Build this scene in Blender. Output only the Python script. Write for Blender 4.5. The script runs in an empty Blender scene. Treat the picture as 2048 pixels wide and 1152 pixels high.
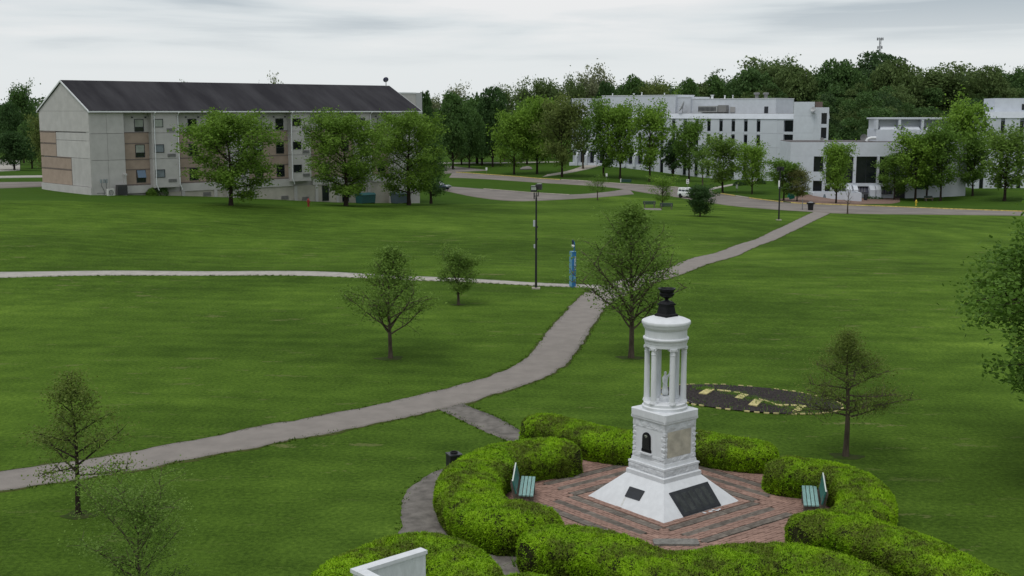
import bpy, bmesh, math, random
import numpy as np
from mathutils import Matrix, Vector
random.seed(7)
RNG = np.random.default_rng(7)
S = bpy.context.scene
COL = S.collection
rad = math.radians

# ------------------------------------------------------------------ camera, sky, sun, exposure
F = 2450.0; CAMH = 11.0; TH = math.atan(354 / F)
cam = bpy.data.cameras.new('camera'); camo = bpy.data.objects.new('camera', cam); COL.objects.link(camo)
camo.location = (0, 0, CAMH); camo.rotation_euler = (math.pi / 2 - TH, 0, 0)
cam.sensor_width = 36; cam.lens = 36 * F / 2048; cam.clip_start = .5; cam.clip_end = 12000
S.camera = camo

SUN_EL, SUN_AZ = rad(66), rad(215)          # azimuth clockwise from +Y: behind the camera, a little to the left
W = bpy.data.worlds.new('World'); S.world = W; W.use_nodes = True
nt = W.node_tree; nt.nodes.clear()
def N(t, ty, **kw):
    n = t.nodes.new(ty)
    for k, v in kw.items(): setattr(n, k, v)
    return n
wo = N(nt, 'ShaderNodeOutputWorld')
sky = N(nt, 'ShaderNodeTexSky', sky_type='NISHITA', sun_disc=False)
sky.sun_elevation = SUN_EL; sky.sun_rotation = SUN_AZ
bg1 = N(nt, 'ShaderNodeBackground'); bg1.inputs[1].default_value = .1
nt.links.new(sky.outputs[0], bg1.inputs[0])
bg2 = N(nt, 'ShaderNodeBackground'); bg2.inputs[1].default_value = 1.0
tc = N(nt, 'ShaderNodeTexCoord'); sp = N(nt, 'ShaderNodeSeparateXYZ')
nt.links.new(tc.outputs['Generated'], sp.inputs[0])
def M(t, op, a, b=None, c=None):
    n = N(t, 'ShaderNodeMath', operation=op)
    for i, v in enumerate((a, b, c)):
        if v is None: continue
        if isinstance(v, (int, float)): n.inputs[i].default_value = v
        else: t.links.new(v, n.inputs[i])
    return n.outputs[0]
zc = M(nt, 'ADD', M(nt, 'MAXIMUM', sp.outputs[2], 0.0), .035)     # cloud deck seen from below
cx = M(nt, 'DIVIDE', sp.outputs[0], zc); cy = M(nt, 'DIVIDE', sp.outputs[1], zc)
cb = N(nt, 'ShaderNodeCombineXYZ'); nt.links.new(cx, cb.inputs[0]); nt.links.new(cy, cb.inputs[1])
n1 = N(nt, 'ShaderNodeTexNoise'); n1.inputs['Scale'].default_value = .42; n1.inputs['Detail'].default_value = 7; n1.inputs['Roughness'].default_value = .52; n1.inputs['Distortion'].default_value = .3
mp = N(nt, 'ShaderNodeMapping'); mp.inputs['Location'].default_value = (3.1, 1.7, 0); mp.inputs['Scale'].default_value = (.8, .75, 1)
nt.links.new(cb.outputs[0], mp.inputs[0]); nt.links.new(mp.outputs[0], n1.inputs[0])
cr = N(nt, 'ShaderNodeValToRGB'); e = cr.color_ramp
e.elements[0].position = .36; e.elements[0].color = (.45, .51, .56, 1)
e.elements[1].position = .60; e.elements[1].color = (.86, .86, .865, 1)
q = e.elements.new(.47); q.color = (.70, .745, .77, 1)
nt.links.new(n1.outputs[0], cr.inputs[0])
# towards the horizon the deck blends into an even pale layer
hf = N(nt, 'ShaderNodeMapRange'); hf.inputs[1].default_value = .03; hf.inputs[2].default_value = .085
nt.links.new(sp.outputs[2], hf.inputs[0])
mx = N(nt, 'ShaderNodeMix', data_type='RGBA'); mx.inputs[6].default_value = (.79, .825, .84, 1)
nt.links.new(hf.outputs[0], mx.inputs[0]); nt.links.new(cr.outputs[0], mx.inputs[7])
nt.links.new(mx.outputs[2], bg2.inputs[0])
ms = N(nt, 'ShaderNodeMixShader'); ms.inputs[0].default_value = .93
nt.links.new(bg1.outputs[0], ms.inputs[1]); nt.links.new(bg2.outputs[0], ms.inputs[2]); nt.links.new(ms.outputs[0], wo.inputs[0])

sl = bpy.data.lights.new('sun', 'SUN'); sl.energy = 1.4; sl.angle = rad(25); sl.color = (1, .97, .93)
so = bpy.data.objects.new('sun', sl); COL.objects.link(so)
so.rotation_euler = (math.pi / 2 - SUN_EL, 0, math.pi - SUN_AZ)
S.view_settings.view_transform = 'Standard'; S.view_settings.look = 'None'
S.view_settings.exposure = 0.0; S.view_settings.gamma = 1; S.view_settings.use_curve_mapping = False
S.cycles.max_bounces = 6; S.cycles.diffuse_bounces = 3; S.cycles.transparent_max_bounces = 4

# ------------------------------------------------------------------ projection helpers (photo pixel -> place)
FW = np.array([0, math.cos(TH), -math.sin(TH)]); UP = np.array([0, math.sin(TH), math.cos(TH)]); C0 = np.array([0, 0, CAMH])
def ray(x, y): return np.array([(x - 1024) / F, 0, 0]) + FW + (576 - y) / F * UP
def at(x, y, z=0.0):
    d = ray(x, y); return C0 + d * ((z - CAMH) / d[2])
def hz(x, y, Y):
    d = ray(x, y); return C0 + d * (Y / d[1])
def sstep(a, b, x):
    t = np.clip((x - a) / (b - a), 0, 1); return t * t * (3 - 2 * t)

# terrain: thin-plate spline through surveyed spots
CP = np.array([(0,0,0),(0,15,0),(-30,20,0),(30,20,0),(-15,35,0),(5,34,0),(15,45,0),(-40,45,0),(40,45,0),(0,60,0),(-25,60,0),(25,60,-.1),
 (0,77,0),(-45,85,.4),(30,80,-.3),(55,75,-.6),(43,170,-2.8),(25,120,-1.3),(50,110,-1.6),(65,165,-3),(90,160,-3.2),(-50,147,1),(-58,156,1),(-35,161,-.35),(-20,170,-1.8),(-13,181,-2.5),
 (-45,100,.7),(-15,110,-.2),(10,130,-1.2),(-46,133,1.25),(-36,136,.75),(-24,143,-.1),(-12,158,-1.2),(-7,168,-1.6),(8,185,-3),(20,205,-3.5),(-8,200,-3.0),(-15,290,-3.7),
 (32,188,-3.1),(44,222,-3.2),(50,220,-2.9),(55,219,-4.0),(58,213,-4.5),(67,213,-4.7),(74,215,-4.6),(82,217,-4.1),(88,240,-3.8),(54,194,-3.5),(15,255,-3.7),(25,290,-3.4),(22,315,-2.9),(42,292,-4.7),(57,283,-4.9),(60,250,-4.3),(0,335,-4),(60,340,-5),(120,300,-4.5),(150,100,-2),(150,0,0),
 (-150,0,.3),(-150,100,1),(-150,200,1.5),(-75,190,1),(-70,300,-1),(-150,340,0),(150,340,-3),(-60,165,1)], float)
def _U(r2): return r2 * np.log(r2 + 1e-9) * .5
_d = ((CP[:, None, :2] - CP[None, :, :2]) ** 2).sum(-1) / 1e4
_n = len(CP); _A = np.zeros((_n + 3, _n + 3)); _A[:_n, :_n] = _U(_d) + np.eye(_n) * 1e-4
_P = np.c_[np.ones(_n), CP[:, :2] / 100]; _A[:_n, _n:] = _P; _A[_n:, :_n] = _P.T
_w = np.linalg.solve(_A, np.r_[CP[:, 2], np.zeros(3)])
def gz(X, Y):
    X = np.asarray(X, float); Y = np.asarray(Y, float)
    x = np.clip(X, -150, 150); y = np.clip(Y, 0, 340)
    r2 = ((x[..., None] - CP[:, 0]) ** 2 + (y[..., None] - CP[:, 1]) ** 2) / 1e4
    h = _U(r2) @ _w[:_n] + _w[_n] + _w[_n + 1] * x / 100 + _w[_n + 2] * y / 100
    near = sstep(48, 62, y)
    h = h * near
    hump = sstep(72, 92, y) * (1 - sstep(125, 150, y)) * (1 - sstep(15, 35, x))
    h = h + hump * (.16 * np.sin(x * .21 + y * .1) * np.sin(y * .16 + 1.2 * np.sin(x * .05)) + .07 * np.sin(x * .43 - y * .21))
    hill = 9 * sstep(345, 520, Y) * sstep(-60, 110, X) + 1.5 * sstep(345, 500, Y)
    return h + hill
def gnd(px, py):
    d = ray(px, py); tmax = 700 if d[2] > -.02 else min(700, 20 / -d[2] + 5)
    t = np.linspace(12, tmax, 900)
    for _ in range(2):
        p = C0 + t[:, None] * d; b = p[:, 2] - gz(p[:, 0], p[:, 1])
        i = np.argmax(b < 0) if (b < 0).any() else len(t) - 1
        i = max(i, 1); t = np.linspace(t[i - 1], t[i], 60)
    p = C0 + t[30] * d
    return np.array([p[0], p[1], float(gz(p[0], p[1]))])
def ppm(p):          # photo pixels per metre at a place
    return F / float((np.asarray(p) - C0) @ FW)

# ------------------------------------------------------------------ materials
MATS = {}
def mat(name, col, rough=.7, spec=.3, noise=0, nscale=8, bump=0, bscale=40, metal=0, vary=0, coat=0, col2=None, coord='Object', stretch=None, detail=5):
    if name in MATS: return MATS[name]
    m = bpy.data.materials.new(name); m.use_nodes = True; t = m.node_tree; b = t.nodes['Principled BSDF']
    b.inputs['Roughness'].default_value = rough; b.inputs['Metallic'].default_value = metal
    b.inputs['Specular IOR Level'].default_value = spec
    if coat: b.inputs['Coat Weight'].default_value = coat
    c = tuple(col) + (1,)
    b.inputs['Base Color'].default_value = c
    out = None
    tcn = N(t, 'ShaderNodeTexCoord'); mpn = N(t, 'ShaderNodeMapping')
    if stretch: mpn.inputs['Scale'].default_value = stretch
    t.links.new(tcn.outputs[coord], mpn.inputs[0])
    if noise or col2:
        nn = N(t, 'ShaderNodeTexNoise'); nn.inputs['Scale'].default_value = nscale; nn.inputs['Detail'].default_value = detail; nn.inputs['Roughness'].default_value = .6
        t.links.new(mpn.outputs[0], nn.inputs[0])
        r = N(t, 'ShaderNodeValToRGB'); a = col2 if col2 else tuple(v * (1 - noise) for v in col)
        r.color_ramp.elements[0].color = tuple(a) + (1,); r.color_ramp.elements[0].position = .36
        r.color_ramp.elements[1].color = c if col2 else tuple(min(1, v * (1 + noise * .6)) for v in col) + (1,); r.color_ramp.elements[1].position = .64
        t.links.new(nn.outputs[0], r.inputs[0]); out = r.outputs[0]
    if vary:
        g = N(t, 'ShaderNodeNewGeometry'); oi = N(t, 'ShaderNodeObjectInfo')
        v = M(t, 'FRACT', M(t, 'ADD', g.outputs['Random Per Island'], oi.outputs['Random']))
        k = M(t, 'ADD', M(t, 'MULTIPLY', v, 2 * vary), 1 - vary)
        vm = N(t, 'ShaderNodeVectorMath', operation='SCALE')
        if out is not None: t.links.new(out, vm.inputs[0])
        else: vm.inputs[0].default_value = col
        t.links.new(k, vm.inputs['Scale']); out = vm.outputs[0]
    if out is not None: t.links.new(out, b.inputs['Base Color'])
    if bump:
        bn = N(t, 'ShaderNodeTexNoise'); bn.inputs['Scale'].default_value = bscale; bn.inputs['Detail'].default_value = 4
        t.links.new(mpn.outputs[0], bn.inputs[0])
        bu = N(t, 'ShaderNodeBump'); bu.inputs['Strength'].default_value = min(1, bump); bu.inputs['Distance'].default_value = .02 if bump <= 1 else .02 * bump
        t.links.new(bn.outputs[0], bu.inputs['Height']); t.links.new(bu.outputs[0], b.inputs['Normal'])
    MATS[name] = m; return m

def foliage(name, a, b, trans=.38, big=.25, rw=.55):
    if name in MATS: return MATS[name]
    m = bpy.data.materials.new(name); m.use_nodes = True; t = m.node_tree; p = t.nodes['Principled BSDF']
    p.inputs['Roughness'].default_value = .65; p.inputs['Specular IOR Level'].default_value = .2
    g = N(t, 'ShaderNodeNewGeometry'); tcn = N(t, 'ShaderNodeTexCoord')
    nn = N(t, 'ShaderNodeTexNoise'); nn.inputs['Scale'].default_value = big; nn.inputs['Detail'].default_value = 3
    t.links.new(tcn.outputs['Object'], nn.inputs[0])
    f = M(t, 'ADD', M(t, 'MULTIPLY', g.outputs['Random Per Island'], rw), M(t, 'MULTIPLY', M(t, 'SUBTRACT', nn.outputs[0], .28), 1.1))
    cl = N(t, 'ShaderNodeClamp'); t.links.new(f, cl.inputs[0])
    mx = N(t, 'ShaderNodeMix', data_type='RGBA'); mx.inputs[6].default_value = tuple(a) + (1,); mx.inputs[7].default_value = tuple(b) + (1,)
    t.links.new(cl.outputs[0], mx.inputs[0]); t.links.new(mx.outputs[2], p.inputs['Base Color'])
    tr = N(t, 'ShaderNodeBsdfTranslucent'); t.links.new(mx.outputs[2], tr.inputs[0])
    ms = N(t, 'ShaderNodeMixShader'); ms.inputs[0].default_value = trans
    t.links.new(p.outputs[0], ms.inputs[1]); t.links.new(tr.outputs[0], ms.inputs[2])
    t.links.new(ms.outputs[0], t.nodes['Material Output'].inputs[0])
    MATS[name] = m; return m

def grass_mat(name='grass_material'):
    m = bpy.data.materials.new(name); m.use_nodes = True; t = m.node_tree; p = t.nodes['Principled BSDF']
    p.inputs['Roughness'].default_value = 1; p.inputs['Specular IOR Level'].default_value = .03
    g = N(t, 'ShaderNodeNewGeometry'); pos = g.outputs['Position']
    def noise(scale, det, st=(1, 1, 1), rot=0, loc=(0, 0, 0), rough=.55):
        mpn = N(t, 'ShaderNodeMapping'); mpn.inputs['Scale'].default_value = st; mpn.inputs['Rotation'].default_value = (0, 0, rot); mpn.inputs['Location'].default_value = loc
        t.links.new(pos, mpn.inputs[0]); nn = N(t, 'ShaderNodeTexNoise'); nn.inputs['Scale'].default_value = scale; nn.inputs['Detail'].default_value = det; nn.inputs['Roughness'].default_value = rough
        t.links.new(mpn.outputs[0], nn.inputs[0]); return nn.outputs[0]
    big = noise(.055, 4); mid = noise(.55, 5); fine = noise(7, 4, rough=.7); fin2 = noise(30, 3, rough=.8)
    mow = noise(.34, 4, st=(.35, 1.4, 1), rot=rad(-32))
    # mowing rings on the right-hand lawn
    mpn = N(t, 'ShaderNodeMapping'); mpn.inputs['Location'].default_value = (-9, -128, 0)
    t.links.new(pos, mpn.inputs[0])
    wv = N(t, 'ShaderNodeTexWave', wave_type='RINGS', rings_direction='Z'); wv.inputs['Scale'].default_value = .055; wv.inputs['Distortion'].default_value = 2.5; wv.inputs['Detail'].default_value = 2; wv.inputs['Detail Scale'].default_value = .4
    t.links.new(mpn.outputs[0], wv.inputs[0])
    sx_ = N(t, 'ShaderNodeSeparateXYZ'); t.links.new(pos, sx_.inputs[0]); ringm = N(t, 'ShaderNodeMapRange'); ringm.inputs[1].default_value = 8; ringm.inputs[2].default_value = 24; t.links.new(sx_.outputs[0], ringm.inputs[0])
    f = M(t, 'MULTIPLY', big, .46)
    f = M(t, 'ADD', f, M(t, 'MULTIPLY', mid, .22)); f = M(t, 'ADD', f, M(t, 'MULTIPLY', fine, .50))
    f = M(t, 'ADD', f, M(t, 'MULTIPLY', fin2, .36)); f = M(t, 'ADD', f, M(t, 'MULTIPLY', mow, .12))
    f = M(t, 'ADD', f, M(t, 'MULTIPLY', M(t, 'MULTIPLY', wv.outputs[1], ringm.outputs[0]), .05))
    mb_ = N(t, 'ShaderNodeMapping'); mb_.inputs['Rotation'].default_value = (0, 0, rad(8)); t.links.new(pos, mb_.inputs[0])
    w2 = N(t, 'ShaderNodeTexWave', wave_type='BANDS', bands_direction='Y'); w2.inputs['Scale'].default_value = .17; w2.inputs['Distortion'].default_value = 2.2; w2.inputs['Detail'].default_value = 3; w2.inputs['Detail Scale'].default_value = .6
    t.links.new(mb_.outputs[0], w2.inputs[0]); f = M(t, 'ADD', f, M(t, 'MULTIPLY', w2.outputs[1], .026))
    r = N(t, 'ShaderNodeValToRGB'); e = r.color_ramp
    e.elements[0].position = .70; e.elements[0].color = (.032, .064, .008, 1)
    e.elements[1].position = 1.18 if False else .999; e.elements[1].color = (.152, .240, .032, 1)
    q = e.elements.new(.86); q.color = (.076, .138, .017, 1)
    f = M(t, 'ADD', M(t, 'MULTIPLY', f, .90), .04)
    t.links.new(f, r.inputs[0])
    # dead clippings, in loose drifts
    cl = noise(.9, 6, st=(.45, 1.4, 1), rot=rad(-20), loc=(5, 3, 0), rough=.7)
    sp_ = N(t, 'ShaderNodeSeparateXYZ'); t.links.new(pos, sp_.inputs[0])
    zone = M(t, 'MULTIPLY', M(t, 'SUBTRACT', noise(.07, 2, loc=(11, 2, 0)), .40), 4)
    zc_ = N(t, 'ShaderNodeClamp'); t.links.new(zone, zc_.inputs[0])
    k = M(t, 'MULTIPLY', M(t, 'GREATER_THAN', M(t, 'ADD', cl, M(t, 'MULTIPLY', fine, .16)), .70), zc_.outputs[0])
    k = M(t, 'MULTIPLY', k, M(t, 'LESS_THAN', sp_.outputs[1], 120.0))
    mx = N(t, 'ShaderNodeMix', data_type='RGBA'); mx.inputs[7].default_value = (.16, .16, .07, 1)
    at_ = N(t, 'ShaderNodeAttribute', attribute_name='long_shaded_grass'); lg = N(t, 'ShaderNodeMix', data_type='RGBA'); lg.inputs[7].default_value = (.036, .078, .010, 1)  # dark green for unmown grass, with the shade under trees painted in
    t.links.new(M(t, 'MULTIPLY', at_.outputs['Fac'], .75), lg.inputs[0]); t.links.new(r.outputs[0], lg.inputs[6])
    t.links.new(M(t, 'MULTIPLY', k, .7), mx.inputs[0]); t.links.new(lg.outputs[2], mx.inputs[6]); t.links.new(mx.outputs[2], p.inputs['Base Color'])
    bu = N(t, 'ShaderNodeBump'); bu.inputs['Strength'].default_value = .8; bu.inputs['Distance'].default_value = .06
    t.links.new(M(t, 'ADD', fine, M(t, 'MULTIPLY', mid, .6)), bu.inputs['Height']); t.links.new(bu.outputs[0], p.inputs['Normal'])
    MATS[name] = m; return m
GRASS = grass_mat()
ASPH = mat('path_asphalt', (.225, .203, .185), .9, .15, noise=.10, nscale=1.3, bump=.5, bscale=60, coord='Object')
ROAD = mat('road_asphalt', (.195, .175, .16), .9, .15, noise=.18, nscale=.25, bump=.4, bscale=8)
CONC = mat('walk_concrete', (.36, .34, .31), .9, .15, noise=.15, nscale=2)
DARKW = mat('old_asphalt', (.165, .152, .138), .95, .1, noise=.3, nscale=2.5, bump=.6, bscale=50)
KERB = mat('kerb_concrete', (.34, .31, .27), .9, .15, noise=.2, nscale=2)
YELLOWK = mat('yellow_kerb_paint', (.40, .32, .10), .8, .2, noise=.4, nscale=3)
WHITE = mat('white_paint', (.62, .64, .665), .65, .25, noise=.06, nscale=3.2, bump=.3, bscale=24, coord='Object', stretch=(1.6, 1.6, .5))
WHITEROCK = mat('white_rock_face', (.57, .59, .615), .7, .25, noise=.1, nscale=6, bump=1.2, bscale=9)
WCON = mat('white_concrete', (.55, .585, .64), .8, .2, noise=.055, nscale=.9, bump=.2, bscale=3, vary=.03)
STUCCO = mat('pale_stucco', (.45, .44, .43), .9, .15, noise=.08, nscale=.8, vary=.035)
STUCCOD = mat('joint_grey', (.37, .36, .35), .9, .15, noise=.1, nscale=1)
BROWNP = mat('tan_panel', (.35, .275, .225), .9, .15, noise=.1, nscale=1, vary=.05)
SEAMM = mat('brown_joint', (.19, .155, .14), .9, .1)
ROOFM = mat('dark_shingles', (.044, .043, .048), .95, .1, col2=(.024, .023, .027), nscale=.30, stretch=(1.5, .30, .30), vary=.08, bump=.6, bscale=5)
TRIM = mat('white_trim', (.66, .68, .70), .6, .3)
FRAME = mat('dark_frame', (.018, .022, .03), .4, .5)
GLASS = mat('dark_glass', (.012, .014, .018), .08, .6, noise=.5, nscale=.5)
GLASSB = mat('blue_glass', (.06, .12, .2), .1, .8)
BLIND = mat('window_blind', (.30, .33, .29), .7, .4, noise=.2, nscale=1.2)
BLINDG = mat('grey_blind', (.17, .20, .22), .6, .4, noise=.2, nscale=1.2)
GREYM = mat('grey_metal', (.18, .18, .18), .6, .4, noise=.15, nscale=5)
BLACK = mat('black_iron', (.004, .004, .006), .5, .25, noise=.3, nscale=5, bump=.3, bscale=30)
BLACKP = mat('black_plastic', (.010, .010, .012), .55, .4)
BRONZE = mat('dark_plaque_bronze', (.010, .012, .017), .4, .5, noise=.5, nscale=6, stretch=(6, .8, .8))
BRICK = mat('paving_brick', (.29, .185, .15), .9, .15, noise=.2, nscale=2.2, vary=.10, coord='Object')
PAVER = mat('grey_paver', (.145, .125, .108), .9, .15, noise=.3, nscale=6, vary=.22)
SAND = mat('joint_sand', (.13, .105, .085), .95, .1, noise=.3, nscale=4)
BARK = mat('bark', (.085, .068, .052), .95, .1, noise=.35, nscale=6, bump=.8, bscale=14, stretch=(1, 1, .3))
BARKD = mat('dark_bark', (.035, .027, .021), .95, .1, noise=.35, nscale=3, bump=.8, bscale=8)
BLUE = mat('blue_enamel', (.018, .14, .36), .4, .4, noise=.12, nscale=3)
BLUEL = mat('blue_enamel_pale_lit', (.12, .29, .42), .4, .4)
TEAL = mat('green_slat_paint', (.21, .36, .34), .6, .3, noise=.22, nscale=5, stretch=(1, 8, 8), vary=.1)
TEALD = mat('deep_green_slat_paint', (.025, .13, .11), .5, .35, noise=.2, nscale=5)
PEBBLE = mat('pebble_concrete', (.15, .13, .11), .9, .2, noise=.3, nscale=30)
CREAM = mat('bare_limestone', (.50, .465, .38), .8, .2, col2=(.35, .33, .275), nscale=3.4, bump=.2, bscale=15)
STAIN = mat('lichen_stain', (.25, .24, .21), .9, .1, noise=.5, nscale=14)
MULCH = mat('dark_mulch', (.040, .034, .033), .95, .1, noise=.55, nscale=11, bump=2, bscale=16)
YPAINT = mat('pale_yellow_paint', (.50, .44, .20), .8, .2, noise=.12, nscale=9, vary=.12)

# ------------------------------------------------------------------ object helpers
def link(o): COL.objects.link(o); return o
def props(o, label=None, cat=None, group=None, kind=None):
    if label: o['label'] = label
    if cat: o['category'] = cat
    if group: o['group'] = group
    if kind: o['kind'] = kind
    return o
def thing(name, label, cat, loc=(0, 0, 0), rz=0, group=None):
    o = link(bpy.data.objects.new(name, None)); o.location = tuple(map(float, loc)); o.rotation_euler = (0, 0, rz); o.empty_display_size = .3
    return props(o, label, cat, group)
def nmesh(name, V, Fs, m, smooth=False):
    """Fs: list of arrays (n,k) or list of tuples"""
    me = bpy.data.meshes.new(name); V = np.asarray(V, np.float32)
    if isinstance(Fs, np.ndarray): Fs = [Fs]
    if len(Fs) and isinstance(Fs[0], np.ndarray):
        me.vertices.add(len(V)); me.vertices.foreach_set('co', V.ravel())
        li = np.concatenate([f.ravel() for f in Fs]).astype(np.int32)
        tot = np.concatenate([np.full(len(f), f.shape[1]) for f in Fs]).astype(np.int32)
        st = np.r_[0, np.cumsum(tot)[:-1]].astype(np.int32)
        me.loops.add(len(li)); me.loops.foreach_set('vertex_index', li)
        me.polygons.add(len(tot)); me.polygons.foreach_set('loop_start', st); me.polygons.foreach_set('loop_total', tot)
        me.update(calc_edges=True)
    else:
        me.from_pydata([tuple(map(float, v)) for v in V], [], [tuple(int(i) for i in f) for f in Fs]); me.update()
    if smooth: me.polygons.foreach_set('use_smooth', np.ones(len(me.polygons), bool))
    me.materials.append(m); return me
def put(name, me, parent=None, loc=(0, 0, 0), rz=0):
    o = link(bpy.data.objects.new(name, me)); o.location = tuple(map(float, loc)); o.rotation_euler = (0, 0, rz)
    if parent is not None: o.parent = parent
    return o
class MB:
    def __init__(s): s.v = []; s.f = []
    def add(s, V, Fc):
        n = len(s.v); s.v += [tuple(map(float, p)) for p in V]; s.f += [tuple(i + n for i in f) for f in Fc]; return s
    def box(s, x0, x1, y0, y1, z0, z1, b=0):
        if b:
            c = [(x0 + b, y0), (x1 - b, y0), (x1, y0 + b), (x1, y1 - b), (x1 - b, y1), (x0 + b, y1), (x0, y1 - b), (x0, y0 + b)]
            return s.prism(c, z0, z1)
        V = [(x, y, z) for z in (z0, z1) for x, y in ((x0, y0), (x1, y0), (x1, y1), (x0, y1))]
        return s.add(V, [(0, 3, 2, 1), (4, 5, 6, 7), (0, 1, 5, 4), (1, 2, 6, 5), (2, 3, 7, 6), (3, 0, 4, 7)])
    def prism(s, poly, z0, z1, top=None):
        n = len(poly); tp = top or poly
        V = [(x, y, z0) for x, y in poly] + [(x, y, z1) for x, y in tp]
        return s.add(V, [tuple(range(n))[::-1], tuple(range(n, 2 * n))] + [(i, (i + 1) % n, n + (i + 1) % n, n + i) for i in range(n)])
    def frust(s, h0, h1, z0, z1, cx=0, cy=0):
        q = lambda h: [(cx - h, cy - h), (cx + h, cy - h), (cx + h, cy + h), (cx - h, cy + h)]
        return s.prism(q(h0), z0, z1, q(h1))
    def lathe(s, prof, n=32, cx=0, cy=0, cap=True):
        V = [(cx + r * math.cos(a * 2 * math.pi / n), cy + r * math.sin(a * 2 * math.pi / n), z) for r, z in prof for a in range(n)]
        Fc = [(k * n + i, k * n + (i + 1) % n, (k + 1) * n + (i + 1) % n, (k + 1) * n + i) for k in range(len(prof) - 1) for i in range(n)]
        if cap: Fc += [tuple(range(n))[::-1], tuple((len(prof) - 1) * n + i for i in range(n))]
        return s.add(V, Fc)
    def tube(s, pts, r, n=8):
        pts = [Vector(p) for p in pts]; rr = r if isinstance(r, (list, tuple)) else [r] * len(pts)
        V = []
        for i, p in enumerate(pts):
            d = (pts[min(i + 1, len(pts) - 1)] - pts[max(i - 1, 0)]).normalized()
            a = d.orthogonal().normalized() if i == 0 else (a - d * a.dot(d)).normalized()
            b = d.cross(a)
            V += [p + (a * math.cos(2 * math.pi * k / n) + b * math.sin(2 * math.pi * k / n)) * rr[i] for k in range(n)]
        Fc = [(k * n + i, k * n + (i + 1) % n, (k + 1) * n + (i + 1) % n, (k + 1) * n + i) for k in range(len(pts) - 1) for i in range(n)]
        Fc += [tuple(range(n))[::-1], tuple((len(pts) - 1) * n + i for i in range(n))]
        return s.add(V, Fc)
    def obj(s, name, m, parent=None, loc=(0, 0, 0), rz=0, smooth=False, label=None):
        me = nmesh(name, s.v, s.f, m, False)
        if smooth:
            me.polygons.foreach_set('use_smooth', np.ones(len(me.polygons), bool))
            try: me.set_sharp_from_angle(angle=rad(38))
            except Exception: pass
        bm = bmesh.new(); bm.from_mesh(me); bmesh.ops.recalc_face_normals(bm, faces=bm.faces); bm.to_mesh(me); bm.free()
        o = put(name, me, parent, loc, rz)
        if label: o['label'] = label
        return o
def bx(name, m, parent, *a, **k):
    return MB().box(*a).obj(name, m, parent, **k)

# value noise
_T = np.random.default_rng(3).random((64, 64, 64)).astype(np.float32)
def vnoise(P, s=1.0):
    P = np.asarray(P) * s; i = np.floor(P).astype(int); f = P - i; f = f * f * (3 - 2 * f); i %= 64; j = (i + 1) % 64
    g = lambda a, b, c: _T[a, b, c]
    x00 = g(i[:, 0], i[:, 1], i[:, 2]) * (1 - f[:, 0]) + g(j[:, 0], i[:, 1], i[:, 2]) * f[:, 0]
    x10 = g(i[:, 0], j[:, 1], i[:, 2]) * (1 - f[:, 0]) + g(j[:, 0], j[:, 1], i[:, 2]) * f[:, 0]
    x01 = g(i[:, 0], i[:, 1], j[:, 2]) * (1 - f[:, 0]) + g(j[:, 0], i[:, 1], j[:, 2]) * f[:, 0]
    x11 = g(i[:, 0], j[:, 1], j[:, 2]) * (1 - f[:, 0]) + g(j[:, 0], j[:, 1], j[:, 2]) * f[:, 0]
    return (x00 * (1 - f[:, 1]) + x10 * f[:, 1]) * (1 - f[:, 2]) + (x01 * (1 - f[:, 1]) + x11 * f[:, 1]) * f[:, 2]

# ------------------------------------------------------------------ the ground
def axis(lo, hi, step, far, n):
    a = list(np.arange(lo, hi + .01, step)); g = np.geomspace(step * 1.5, far, n)
    return np.array(list((lo - g)[::-1]) + a + list(hi + g))
gx = axis(-75, 105, 1.0, 4500, 26); gy = axis(12, 330, 1.25, 6000, 30)
GX, GY = np.meshgrid(gx, gy); GZ = gz(GX, GY)
nx, ny = len(gx), len(gy); idx = np.arange(nx * ny).reshape(ny, nx)
Fq = np.stack([idx[:-1, :-1], idx[:-1, 1:], idx[1:, 1:], idx[1:, :-1]], -1).reshape(-1, 4)
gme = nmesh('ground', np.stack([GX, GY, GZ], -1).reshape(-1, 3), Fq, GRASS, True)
# unmown grass with tree shade painted darker, near the buildings and under the campus trees
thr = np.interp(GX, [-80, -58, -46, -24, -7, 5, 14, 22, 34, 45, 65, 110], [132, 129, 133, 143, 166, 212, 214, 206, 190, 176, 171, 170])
la = gme.attributes.new('long_shaded_grass', 'FLOAT', 'POINT'); la.data.foreach_set('value', sstep(-.8, 1.2, GY - thr).ravel().astype(np.float32))
g = put('ground', gme); props(g, kind='structure')

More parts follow.
